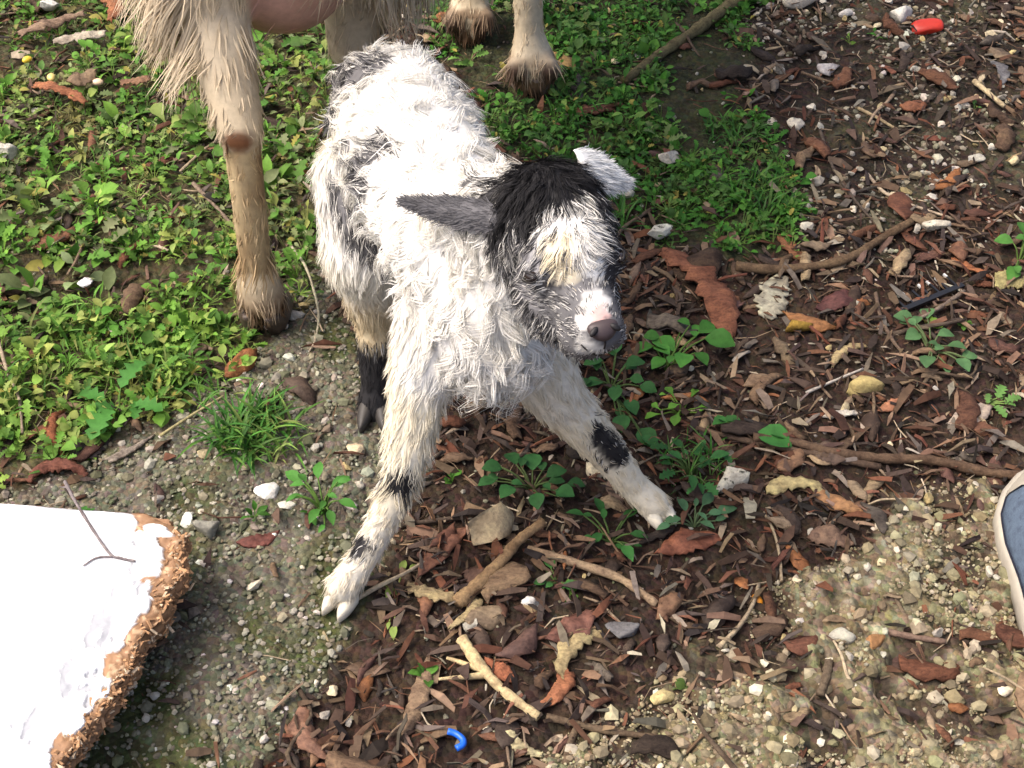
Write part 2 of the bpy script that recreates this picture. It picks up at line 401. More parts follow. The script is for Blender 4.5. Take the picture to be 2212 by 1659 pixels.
def set_col(me, C):
    at = me.attributes.new('Col', 'FLOAT_COLOR', 'POINT'); c = np.ones((len(C), 4), np.float32); c[:, :3] = C; at.data.foreach_set('color', c.ravel())
def fur(name, P, Nn, D, L, width, C, Ctip, parent, nclump, clump=.55, wave=.12, freq=1.3, grav=.5, lift=.3, seg=5, wild=.15):
    """ribbons rooted at P (normals Nn), flowing along D; clumped into wavy locks"""
    n = len(P); L = L*RNG.uniform(.65, 1.15, n)
    D = unit(D-(D*Nn).sum(1)[:, None]*Nn)
    ci = RNG.choice(n, nclump, replace=False)
    kd = __import__('mathutils').kdtree.KDTree(nclump)
    for i, q in enumerate(ci): kd.insert(P[q], i)
    kd.balance(); cid = np.array([kd.find(p)[1] for p in P]); cc = ci[cid]
    ph = RNG.random(nclump)[cid]*6.28; am = (RNG.normal(0, 1, nclump))[cid]; fr = freq*RNG.uniform(.6, 1.4, nclump)[cid]
    wv = np.broadcast_to(np.asarray(wave, float), (n,)); lf = np.broadcast_to(np.asarray(lift, float), (n,)); gv = np.broadcast_to(np.asarray(grav, float), (n,))
    cl = np.broadcast_to(np.asarray(clump, float), (n,)); wd = np.broadcast_to(np.asarray(width, float), (n,))
    tw = (RNG.normal(0, 1, (nclump, 3)))[cid]*.35
    lk = RNG.uniform(-.25, .55, nclump)[cid]
    d0 = unit(D+Nn*(lf+lk*lf)[:, None]+RNG.normal(0, 1, (n, 3))*wild+tw*wv[:, None]*2.2)
    side = unit(np.cross(d0, Nn)); up = unit(np.cross(side, d0))
    pts = [P-Nn*.0005]; cur = P-Nn*.0005
    for k in range(1, seg+1):
        s = k/seg
        d = unit(d0+np.array([0, 0, -1.])*(gv*s)[:, None]-Nn*(.15*s*lf)[:, None])
        cur = cur+d*(L/seg)[:, None]
        off = side*(wv*L*am*np.sin(ph+fr*6.28*s)*s)[:, None]+up*(wv*.45*L*np.cos(ph*1.7+fr*6.28*s)*s)[:, None]
        conv = (P[cc]-P)*(cl*s)[:, None]
        pts.append(cur+off+conv)
    pts = np.array(pts)                                           # (seg+1, n, 3)
    tan = unit(np.gradient(pts, axis=0))
    rot = RNG.normal(0, .4, n)
    sd = unit(np.cross(tan, Nn[None])); u2 = np.cross(sd, tan)
    wdir = sd*np.cos(rot)[None, :, None]+u2*np.sin(rot)[None, :, None]
    taper = np.interp(np.linspace(0, 1, seg+1), [0, .2, .5, .8, 1], [.75, 1, .92, .6, .12])
    hw = (wd[None]*taper[:, None]*.5)[..., None]
    V = np.stack([pts-wdir*hw, pts+wdir*hw], 2)                  # (seg+1, n, 2, 3)
    V = V.transpose(1, 0, 2, 3).reshape(-1, 3)
    base = np.arange(n)[:, None]*(seg+1)*2+np.arange(seg)[None]*2
    F = np.stack([base, base+1, base+3, base+2], -1).reshape(-1, 4)
    s = np.linspace(0, 1, seg+1)[None, :, None]
    CC = (C[:, None]*(1-s)+Ctip[:, None]*s); CC = np.repeat(CC, 2, axis=1).reshape(-1, 3)
    return obj(name, mesh_np(name, V, F, CC), M['fur'], parent, kind='stuff')
def near_bone(P, bones):
    best = np.full(len(P), 9.); bi = np.zeros(len(P), int); bt = np.zeros(len(P))
    for i, (a, b, ra, rb, tag) in enumerate(bones):
        a = np.array(tuple(a)); b = np.array(tuple(b)); ab = b-a; t = np.clip(((P-a)@ab)/(ab@ab+1e-12), 0, 1)
        d = np.linalg.norm(P-a-t[:, None]*ab, axis=1)-(ra*(1-t)+rb*t)
        m = d < best; best[m] = d[m]; bi[m] = i; bt[m] = t[m]
    return bi, bt
def claw(length, width, height):
    """one toe of a cloven hoof: pointed wedge, +x forward, sole at z=0"""
    n = 10; m = 10; V = []
    for i in range(n):
        s = i/(n-1)
        w = width*.5*(1-.15*s-.75*s**4)*min(1, .55+s*4); h = height*(1-.62*s**1.3); x = length*(s-.35)
        for j in range(m):
            a = 2*math.pi*j/m
            V.append((x-(.25*length*max(0, math.sin(a))*(1-s)), w*math.copysign(abs(math.cos(a))**.7, math.cos(a))*(1-.25*max(0, math.sin(a))), h*(.5+.5*math.copysign(abs(math.sin(a))**.8, math.sin(a)))))
    V = np.array(V); k = len(V); V = np.vstack([V, V[:m].mean(0), V[-m:].mean(0)]); j = np.arange(m); j2 = (j+1) % m
    return V, [grid_faces(n, m, True), np.vstack([np.stack([np.full(m, k), j2, j], 1), np.stack([np.full(m, k+1), (n-1)*m+j, (n-1)*m+j2], 1)])]
def hooves(parent, pos, yaw, L, w, h, col, pitch=0., spread=.16):
    for s in (-1, 1):
        V, F = claw(L, w*.56, h); me = mesh_np('hoof', V, F)
        off = Vector((math.cos(yaw+math.pi/2), math.sin(yaw+math.pi/2), 0))*s*w*.27
        obj('hoof', me, M['claw'], parent, loc=pos+off, rot=(0, pitch, yaw+s*spread), color=col)
WHITE = np.array((.87, .85, .80)); CREAM = np.array((.78, .69, .50)); GREY = np.array((.20, .195, .20)); BLACK = np.array((.018, .017, .018)); TAN = np.array((.50, .37, .19))

# ------------------------------------------------------------------ the kid
def kid():
    B = []                                                        # bones
    rump = gy(850, 222, .935); mid = gy(893, 345, .855); shou = gy(985, 505, .775); chest = gy(1062, 700, .725)
    def bone(a, b, ra, rb, tag): B.append((a, b, ra, rb, tag))
    bone(rump, mid, .043, .051, 'body'); bone(mid, shou, .051, .049, 'body'); bone(shou, chest, .048, .041, 'chest')
    skull = gy(1198, 500, .690); nose = gy(1288, 700, .618)
    nk = gy(1050, 500, .765)
    bone(nk, skull-Vector((.010, -.012, .012)), .043, .033, 'neck'); bone(chest+Vector((0, 0, .02)), skull-Vector((.012, -.02, .03)), .038, .026, 'neck')
    # fore legs
    A = [gy(958, 690, .738), gy(905, 835, .712), gy(868, 1035, .676), gy(792, 1196, .656), gy(741, 1266, .648)]
    for i, (ra, rb) in enumerate(((.033, .0215), (.0205, .0130), (.0130, .0105), (.0105, .0125))): bone(A[i], A[i+1], ra, rb, 'legA')
    C = [gy(1120, 720, .752), gy(1200, 850, .742), gy(1303, 965, .738), gy(1368, 1050, .734), gy(1412, 1088, .729)]
    for i, (ra, rb) in enumerate(((.033, .0220), (.0210, .0155), (.0150, .0115), (.0115, .0125))): bone(C[i], C[i+1], ra, rb, 'legB')
    # hind legs
    D = [gy(800, 390, .905), gy(782, 545, .858), gy(812, 690, .862), gy(812, 828, .848), gy(810, 880, .840)]
    for i, (ra, rb) in enumerate(((.043, .030), (.026, .0165), (.0160, .0125), (.0125, .0140))): bone(D[i], D[i+1], ra, rb, 'legC')
    E_ = [Vector((-.058, .93, .215)), Vector((-.045, .91, .14)), Vector((-.02, .955, .09)), Vector((-.025, .925, .03)), Vector((-.027, .918, .013))]
    for i, (ra, rb) in enumerate(((.034, .025), (.024, .0145), (.0145, .0115), (.0115, .0125))): bone(E_[i], E_[i+1], ra, rb, 'legC')
    # head frame: f forward along the face, r to the kid's left (image right), u up out of the forehead
    f = (nose-skull).normalized(); r = f.cross(Vector((0, 0, 1))).normalized(); r = -r if r.x < 0 else r; u = r.cross(f).normalized()
    if u.z < 0: u = -u
    Rm = Matrix((f, r, u)).transposed(); HL = (nose-skull).length
    def hp(a, b, c): return skull+f*a+r*b+u*c
    parts = [capsule(a, b, ra, rb) for a, b, ra, rb, t in B]
    # head: cranium, brow, cheeks, muzzle, jaw, lips
    parts += [ellipsoid(hp(-.004, 0, .002), (.042, .0335, .036), Rm), ellipsoid(hp(.022, 0, .006), (.034, .028, .027), Rm),
              ellipsoid(hp(.028, 0, -.016), (.040, .026, .027), Rm)]
    parts += [capsule(hp(.03, 0, -.002), hp(HL-.002, 0, -.003), .023, .0165, (1, .9)), capsule(hp(.012, 0, -.030), hp(HL-.010, 0, -.022), .026, .0145, (1.1, 1))]
    parts += [ellipsoid(hp(HL+.002, 0, -.002), (.015, .0160, .0130), Rm)]
    for s in (-1, 1):
        parts += [ellipsoid(hp(.022, s*.014, -.026), (.034, .016, .024), Rm), ellipsoid(hp(.030, s*.020, .006), (.018, .0105, .011), Rm), ellipsoid(hp(HL-.004, s*.010, -.012), (.014, .010, .0115), Rm)]
    B_head = [(skull, hp(.02, 0, 0), .040, .03, 'head'), (hp(.02, 0, -.01), nose, .03, .018, 'muzzle'), (hp(.004, -.016, -.030), hp(.045, -.012, -.028), .021, .018, 'cheek'), (hp(.004, .016, -.030), hp(.045, .012, -.028), .021, .018, 'cheek')]
    me = remeshed('body', parts, .0031, 4)
    V, Nn, T = mesh_arrays(me)
    bvh = BVHTree.FromPolygons([tuple(p) for p in V], [tuple(t) for t in T])
    def hit(px, py):
        d = Vector(_ray(px, py)).normalized(); h = bvh.ray_cast(Vector((0, 0, CAM_H)), d)
        return h[0]
    # coat pattern: (px, py, radius px, colour)
    marks = [(785, 152, 58, GREY*.8), (738, 185, 50, GREY*.8), (726, 236, 28, BLACK), (808, 322, 34, GREY*.4), (832, 312, 26, GREY*.6), (757, 430, 60, GREY*.7), (770, 390, 44, GREY*.8), (792, 512, 56, GREY*.4), (825, 560, 34, GREY*.7), (745, 330, 30, GREY),
             (868, 1048, 42, BLACK), (820, 1050, 24, GREY*.5), (775, 1185, 44, BLACK*2), (1300, 945, 32, BLACK), (1324, 966, 36, BLACK), (1344, 990, 34, BLACK),
             (1190, 395, 92, BLACK), (1120, 430, 66, BLACK), (1262, 380, 62, BLACK), (1085, 490, 46, BLACK), (1312, 420, 36, BLACK), (1332, 505, 30, BLACK), (1325, 590, 44, BLACK*2), (1075, 540, 30, BLACK*2), (1150, 480, 40, BLACK),
             (1128, 600, 40, GREY), (1160, 560, 34, GREY*1.4), (1140, 650, 46, GREY*1.1), (1215, 640, 38, GREY*.6), (1205, 690, 44, GREY*.8), (1165, 700, 30, GREY*.7), (1255, 610, 34, GREY*.7), (1060, 405, 30, GREY*.4), (1045, 402, 34, BLACK*2), (1010, 395, 22, GREY*.5)]+[(x, y, 15, BLACK*2) for x, y in ((1085, 560), (1097, 590), (1108, 615), (1120, 640), (1135, 665), (1150, 690), (1165, 712), (1175, 620), (1200, 610))]
    lights = [(1262, 500, 60, WHITE), (1225, 555, 46, CREAM), (1280, 555, 40, WHITE*.95), (1290, 652, 30, WHITE*.85), (1262, 690, 22, WHITE*.75), (1294, 678, 22, np.array((.62, .40, .36))), (1275, 760, 34, WHITE*.7), (1120, 555, 22, WHITE*.6)]
    mk = []
    for px, py, rp, c in marks+lights:
        h = hit(px, py)
        if h is None:                                              # just off the bare skin: take the nearest skin
            d = Vector(_ray(px, py)).normalized(); best = min((bvh.find_nearest(Vector((0, 0, CAM_H))+d*q) for q in np.linspace(.6, 1.5, 60)), key=lambda w: w[3]); h = best[0]
        mk.append((np.array(h), rp/3150.*(1.4 if py < 600 and px < 850 else .88 if px < 900 else 1.05), c))
    def pattern(P, bi, bt, sharp=1.0):
        tags = np.array([b[4] for b in B]+[b[4] for b in B_head])[bi]
        C_ = np.tile(WHITE, (len(P), 1)); C_[tags == 'legB'] = WHITE*.35+CREAM*.6  # legB: creamier fur, with that leg's shade put into the colour
        tint = np.clip(noise3(P, 28, 5)[:, 0]*1.6, 0, 1)[:, None]*.75; C_ = C_*(1-tint)+tint*np.array((.82, .75, .57))
        leg = np.isin(tags, ['legA', 'legB', 'legC'])
        lowA = leg & (P[:, 2] < .11); C_[lowA] = C_[lowA]*.45+CREAM*.55
        lc = (tags == 'legC'); k = np.clip((.135-P[:, 2])/.045, 0, 1)[:, None]; C_[lc] = (C_*(1-k)+k*(TAN*.6+CREAM*.5))[lc]
        hd_ = P-np.array(tuple(skull)); a_, b_, c_ = hd_@np.array(tuple(f)), hd_@np.array(tuple(r)), hd_@np.array(tuple(u)); zz = noise3(P, 60, 77)[:, 0]*.012
        cap = np.isin(tags, ['head', 'neck']) & (a_+zz < .004) & (c_+zz > -.012) & (np.abs(a_) < .05) & (np.linalg.norm(hd_, axis=1) < .062); C_[cap] = BLACK
        mz = (tags == 'muzzle') | (tags == 'cheek'); C_[mz] = GREY*.62
        sd_ = (tags == 'head') & (b_+zz < -.017) & (c_ < .016); C_[sd_] = GREY*.7
        sd_ = np.isin(tags, ['head', 'muzzle', 'cheek']) & (b_+zz > .015) & (a_ > -.01) & (a_ < .06); C_[sd_] = BLACK*2
        kb = np.clip((.072-P[:, 2])/.014, 0, 1)[:, None]; C_[lc] = (C_*(1-kb)+kb*BLACK*1.4)[lc]
        jit = noise3(P, 90, 3)*.009*sharp+RNG.normal(0, .0025, P.shape)*sharp
        Q = P+jit
        for c0, rad, col in mk:
            d = np.linalg.norm(Q-c0, axis=1); w = np.clip((rad-d)/(rad*.30), 0, 1)[:, None]; C_ = C_*(1-w)+w*col
        return C_
    ab = B+B_head
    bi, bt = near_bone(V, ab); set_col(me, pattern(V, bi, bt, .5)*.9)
    root = obj('goat_kid', None, label='newborn goat kid with curly white coat and black head patches, forelegs splayed', cat='goat kid', loc=(0, 0, 0))
    obj('body', me, M['skin'], root)
    # ---- ears
    def ear(base, tip, nrm, w, cup, name_col):
        base = np.array(tuple(base)); tip = np.array(tuple(tip)); ax = tip-base; L = np.linalg.norm(ax); ax /= L
        nr = np.array(tuple(nrm)); nr = nr-ax*(nr@ax); nr /= np.linalg.norm(nr); sd = np.cross(nr, ax)
        nu, nv = 16, 9; top = np.zeros((nu, nv, 3)); bot = top.copy()
        for i in range(nu):
            s = i/(nu-1); hw = w*(.42+.62*math.sin(math.pi*min(1, s*1.05+.12))**.9)*(1-s**5)**.62*.72+.0006
            for j in range(nv):
                v = j/(nv-1)*2-1
                p = base+ax*L*s+sd*hw*v+nr*(-(1-v*v)*hw*cup+ .012*s*s*0)
                th = .0016*(1-.6*abs(v))
                top[i, j] = p+nr*th; bot[i, j] = p-nr*th
        return top, bot, ax, sd, nr
    ears = []
    for base, tip, nrm, w, cup, col in ((hp(-.010, -.030, .008), gy(874, 436, .735), Vector((-.05, -.75, .65)), .0118, -.35, (.115, .112, .118)),
                                        (gy(1245, 352, .725), gy(1350, 394, .742), Vector((.15, -.35, .9)), .0180, -.3, (.72, .72, .70))):
        top, bot, ax, sd, nr = ear(base, tip, nrm, w, cup, col)
        nu, nv = top.shape[:2]; F = grid_faces(nu, nv)
        Vv = np.vstack([top.reshape(-1, 3), bot.reshape(-1, 3)]); n0 = nu*nv
        ring = [i*nv for i in range(nu)]+[(nu-1)*nv+j for j in range(1, nv)]+[i*nv+nv-1 for i in range(nu-2, -1, -1)]+[j for j in range(nv-2, 0, -1)]
        ring = np.array(ring); r2 = np.roll(ring, -1)
        Fs = [np.vstack([F, F[:, ::-1]+n0, np.stack([ring, r2, r2+n0, ring+n0], 1)])]
        m_ = mesh_np('ear', Vv, Fs, np.tile(np.array(col)*.9, (len(Vv), 1)))
        obj('ear', m_, M['skin'], root)
        tt = RNG.random(1500); jj = RNG.random(1500); ii = (tt*(nu-1)); i0 = ii.astype(int).clip(0, nu-2); fr = (ii-i0)[:, None]; j0 = (jj*(nv-1)); j1 = j0.astype(int).clip(0, nv-2); fj = (j0-j1)[:, None]
        g = lambda A_: (A_[i0, j1]*(1-fr)*(1-fj)+A_[i0+1, j1]*fr*(1-fj)+A_[i0, j1+1]*(1-fr)*fj+A_[i0+1, j1+1]*fr*fj)
        for A_, sg in ((top, 1), (bot, -1)):
            ears.append((g(A_), np.tile(nr*sg, (1500, 1)), np.tile(ax, (1500, 1))+sd*((jj-.5)*.5)[:, None], np.tile(np.array(col), (1500, 1))*RNG.uniform(.55, 1.35, (1500, 1))))
    P = np.vstack([e[0] for e in ears]); 
    fur('ear_hair', P, np.vstack([e[1] for e in ears]), np.vstack([e[2] for e in ears]), np.full(len(P), .0085), .0005, np.vstack([e[3] for e in ears]), np.vstack([e[3] for e in ears]), root, 300, .3, .05, 1, .1, .15, 3, .2)
    # ---- eyes
    dark = mat('eye_dark', lambda t, b: (b.inputs['Base Color'].__setattr__('default_value', (.02, .014, .012, 1)), b.inputs['Roughness'].__setattr__('default_value', .12)))
    lid = mat('eyelid_skin', lambda t, b: (b.inputs['Base Color'].__setattr__('default_value', (.018, .016, .016, 1)), b.inputs['Roughness'].__setattr__('default_value', .6)))
    eyes = []
    eh = hit(1141, 598); eyes.append((Vector(eh), -1)) if eh is not None else None
    em = hp((eyes[0][0]-skull).dot(f), -(eyes[0][0]-skull).dot(r), (eyes[0][0]-skull).dot(u)); eyes.append((em, 1))
    n_e = Vector(bvh.find_nearest(eyes[0][0])[1]); e1_ = (Vector(hit(1160, 607))-Vector(hit(1122, 588))); e1_ = (e1_-n_e*e1_.dot(n_e)).normalized(); e2_ = n_e.cross(e1_); e2_ = e2_ if e2_.z > 0 else -e2_; eax = [e1_, e2_, n_e]
    for e, s in eyes:
        e1, e2, en = eax if s < 0 else [v-r*2*v.dot(r) for v in eax]
        V_, F_ = ico(3); Re = np.array(Matrix((e1, e2, en)).transposed())
        obj('eye', mesh_np('eye', V_*np.array((.0086, .0038, .0042))@Re.T+np.array(e-en*.0012), F_), dark, root)
        for q, rr0 in ((.0036, 1.25), (-.0034, .9)):
            pts = [e+e1*(.0098*math.cos(a))+e2*(q*.95*math.sin(a))+en*(.0022*math.sin(a)-.0008) for a in np.linspace(0, math.pi, 11)]
            Vt, Ft = tube(pts, rr0*.0007*np.sin(np.linspace(.35, math.pi-.35, 11)), 6)
            obj('eyelid', mesh_np('eyelid', Vt, Ft), lid, root)
    # ---- nose pad, nostrils, mouth
    pad = mat('nose_pad', lambda t, b: (b.inputs['Base Color'].__setattr__('default_value', (.05, .034, .034, 1)), b.inputs['Roughness'].__setattr__('default_value', .5)))
    blk = mat('nostril_dark', lambda t, b: (b.inputs['Base Color'].__setattr__('default_value', (.008, .006, .006, 1)), b.inputs['Roughness'].__setattr__('default_value', .6)))
    nh = hit(1304, 714); nn = Vector(bvh.find_nearest(nh)[1])
    nx = r-nn*r.dot(nn); nx.normalize(); ny = nn.cross(nx)
    if ny.z < 0: ny = -ny
    Rn = np.array(Matrix((nx, ny, nn)).transposed())
    V_, F_ = ico(3); sh = V_*np.array((.0090, .0062, .0042)); sh[:, 0] *= 1+.28*np.clip(sh[:, 1]/.0095, -1, 1); sh[:, 1] -= .0035*(np.abs(sh[:, 0])/.012)**2*-.6
    obj('nose', mesh_np('nose', sh@Rn.T+np.array(nh-nn*.0008), F_), pad, root)
    for s in (-1, 1):
        c0 = nh+nx*s*.0064+ny*.0004+nn*.0026; Vn, Fn = ico(2)
        obj('nostril', mesh_np('nostril', (Vn*np.array((.0036, .0019, .0016)))@np.array(Matrix.Rotation(-s*.7, 3, 'Z')).T@Rn.T+np.array(c0), Fn), blk, root)
    def onface(px, py, lift=.0004):
        h = hit(px, py); return None if h is None else h+Vector(bvh.find_nearest(h)[1])*lift
    for line, rad in (([(1305, 732), (1307, 742), (1305, 752)], .0006), ([(1256, 744), (1268, 755), (1282, 764), (1296, 767), (1308, 759), (1318, 757)], .0005)):
        pts = [q for q in (onface(*p) for p in line) if q is not None]
        if len(pts) >= 3: Vt, Ft = tube(bezier(pts, 14), rad, 6); obj('mouth', mesh_np('mouth', Vt, Ft), blk, root)
    # ---- hooves
    HC = (.66, .60, .48)
    hooves(root, Vector((A[4].x-.002, A[4].y-.005, H(A[4].x, A[4].y)+.0005)), math.radians(-118), .023, .023, .019, HC, spread=.04)
    hooves(root, Vector((C[4].x+.004, C[4].y-.005, H(C[4].x, C[4].y)+.0005)), math.radians(-58), .022, .022, .018, HC, spread=.04)
    for q in (D[4], E_[4]): hooves(root, Vector((q.x, q.y-.008, H(q.x, q.y)+.0005)), math.radians(-92), .030, .025, .018, (.05, .045, .04))
    # ---- coat
    n = 80000
    wgt = np.ones(len(V)); tagV = np.array([b[4] for b in ab])[bi]; wgt[np.isin(tagV, ['head', 'muzzle', 'cheek'])] = 2.6; wgt[np.isin(tagV, ['chest', 'neck'])] = 1.35
    wgt[np.isin(tagV, ['legC', 'legA', 'legB'])] = 1.15
    P, Q = sample(V, Nn, T, n, wgt)
    # keep eye, nose and mouth clear
    clear = np.ones(n, bool)
    for e, s in eyes: clear &= np.linalg.norm((P-np.array(e)), axis=1) > .0072
    clear &= np.linalg.norm(P-np.array(nh), axis=1) > .0095
    P, Q = P[clear], Q[clear]; n = len(P)
    bi2, bt2 = near_bone(P, ab); tg = np.array([b[4] for b in ab])[bi2]
    ax = np.array([np.array(tuple(b[1]-b[0])) for b in ab]); ax = unit(ax)[bi2]
    down = np.array([0, 0, -1.]); back = unit(np.array(tuple(rump-shou))); nz = noise3(P, 16, 21); fw = np.array(tuple(f)); rr = np.array(tuple(r)); uu = np.array(tuple(u))
    Dr = np.zeros((n, 3)); Ln = np.zeros(n); wave = np.full(n, .2); lift = np.full(n, .35); gr = np.full(n, .3); wid = np.full(n, .00055); cl = np.full(n, .6)
    m = tg == 'body'; Dr[m] = (back*.55+down*.65)+nz[m]*.9; Ln[m] = .0190; wave[m] = .40; lift[m] = .22; gr[m] = .5; wid[m] = .00058; cl[m] = .85
    m = np.isin(tg, ['chest', 'neck']); Dr[m] = down+nz[m]*.55+np.array([-.25, 0, 0]); Ln[m] = .0210; wave[m] = .40; lift[m] = .22; gr[m] = .6; wid[m] = .00058; cl[m] = .85
    low = m & (P[:, 2] < .19); Ln[low] = .028; wave[low] = .46; wid[low] = .00062; lift[low] = .36
    m = np.isin(tg, ['legA', 'legB', 'legC']); Dr[m] = ax[m]+nz[m]*.35; Ln[m] = np.where(P[m][:, 2] > .10, .0150, .0095); Ln[m & (P[:, 2] < .035)] = .0075 if False else Ln[m & (P[:, 2] < .035)]
    wave[m] = .10; lift[m] = .30; gr[m] = .25; cl[m] = .65
    Ln[m & (P[:, 2] < .04)] *= 1.15; lift[m & (P[:, 2] < .04)] = .24
    tb = m & (tg == 'legB'); Ln[tb] *= .8; lift[tb] = .2
    hd = P-np.array(tuple(skull)); ha, hb, hc = hd@fw, hd@rr, hd@uu
    m = tg == 'head'
    poll = m & (ha < .012) & (hc > -.012)
    Dr[m] = (-fw*.3+down*.6+rr*np.sign(hb)[:, None]*.5)[m]; Ln[m] = .011; wave[m] = .10; lift[m] = .22; gr[m] = .3; wid[m] = .0005
    Dr[poll] = (fw*.9+rr*(hb/.03)[:, None]*.8+down*.25)[poll]+nz[poll]*.5; Ln[poll] = .0150; wave[poll] = .16; lift[poll] = .28; wid[poll] = .00055
    brow = m & (ha >= .012) & (hc > .006); Dr[brow] = (fw*.45+rr*(hb/.014)[:, None]*.8)[brow]+nz[brow]*.25; Ln[brow] = .012; lift[brow] = .22; wid[brow] = .0005
    m = tg == 'cheek'; Dr[m] = (down*.8-fw*.25+rr*np.sign(hb)[:, None]*.2)[m]+nz[m]*.4; Ln[m] = .013; wave[m] = .10; lift[m] = .2; gr[m] = .3; wid[m] = .0005
    m = tg == 'muzzle'; Dr[m] = (-fw+rr*(hb/.03)[:, None]*.5-uu*.25)[m]+nz[m]*.3; Ln[m] = np.clip(.0105-(ha[m]-.02)*.10, .0042, .0105); wave[m] = .06; lift[m] = .19; gr[m] = .15; wid[m] = .00048; cl[m] = .4
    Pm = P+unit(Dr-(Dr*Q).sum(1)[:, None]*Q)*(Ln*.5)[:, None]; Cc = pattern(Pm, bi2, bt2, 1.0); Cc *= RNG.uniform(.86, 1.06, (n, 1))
    dk = Cc.mean(1) < .4; mixw = RNG.random(n) < .16; gm = dk & mixw & (tg != 'poll'); Cc[gm & ~(Cc.mean(1) < .03)] = WHITE*.75
    hs = np.isin(tg, ['head', 'muzzle', 'cheek']); gh = hs & (Cc.mean(1) > .1) & (Cc.mean(1) < .5); k = RNG.random(n); Cc[gh & (k < .20)] = WHITE*.55; Cc[gh & (k > .60)] = BLACK*2; bw = brow & (Cc.mean(1) > .3); Cc[bw & (k > .80)] = BLACK*3; Cc[bw & (k < .1)] = GREY
    gb_ = (~hs) & (Cc.mean(1) > .05) & (Cc.mean(1) < .45); Cc[gb_ & (k < .07)] = WHITE*.7; Cc[gb_ & (k > .45)] = BLACK*2.5
    tip = Cc*1.0; wh = Cc.mean(1) > .5; tip[wh] = tip[wh]*np.array((.98, .96, .92))
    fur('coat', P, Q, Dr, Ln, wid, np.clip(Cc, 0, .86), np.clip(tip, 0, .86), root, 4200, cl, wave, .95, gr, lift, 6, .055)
    # tail
    tb0 = gy(735, 215, .965); Vt, Ft = tube(bezier([rump+Vector((-.03, .03, .01)), tb0, gy(712, 262, .965)], 10), np.linspace(.010, .004, 10), 10)
    tl = mesh_np('tail', Vt, Ft, np.tile(GREY, (len(Vt), 1))); obj('tail', tl, M['skin'], root)
    V2, N2, T2 = mesh_arrays(tl); P2, Q2 = sample(V2, N2, T2, 1500); k = RNG.random(1500)[:, None]
    Ct = np.where(k < .5, GREY*.7, np.where(k < .8, WHITE*.8, BLACK))
    fur('tail_hair', P2, Q2, np.tile(np.array([-.2, .1, -1.]), (1500, 1)), np.full(1500, .02), .0009, Ct, Ct, root, 120, .5, .15, 1, .4, .3, 4, .15)
    return root
KID = kid()

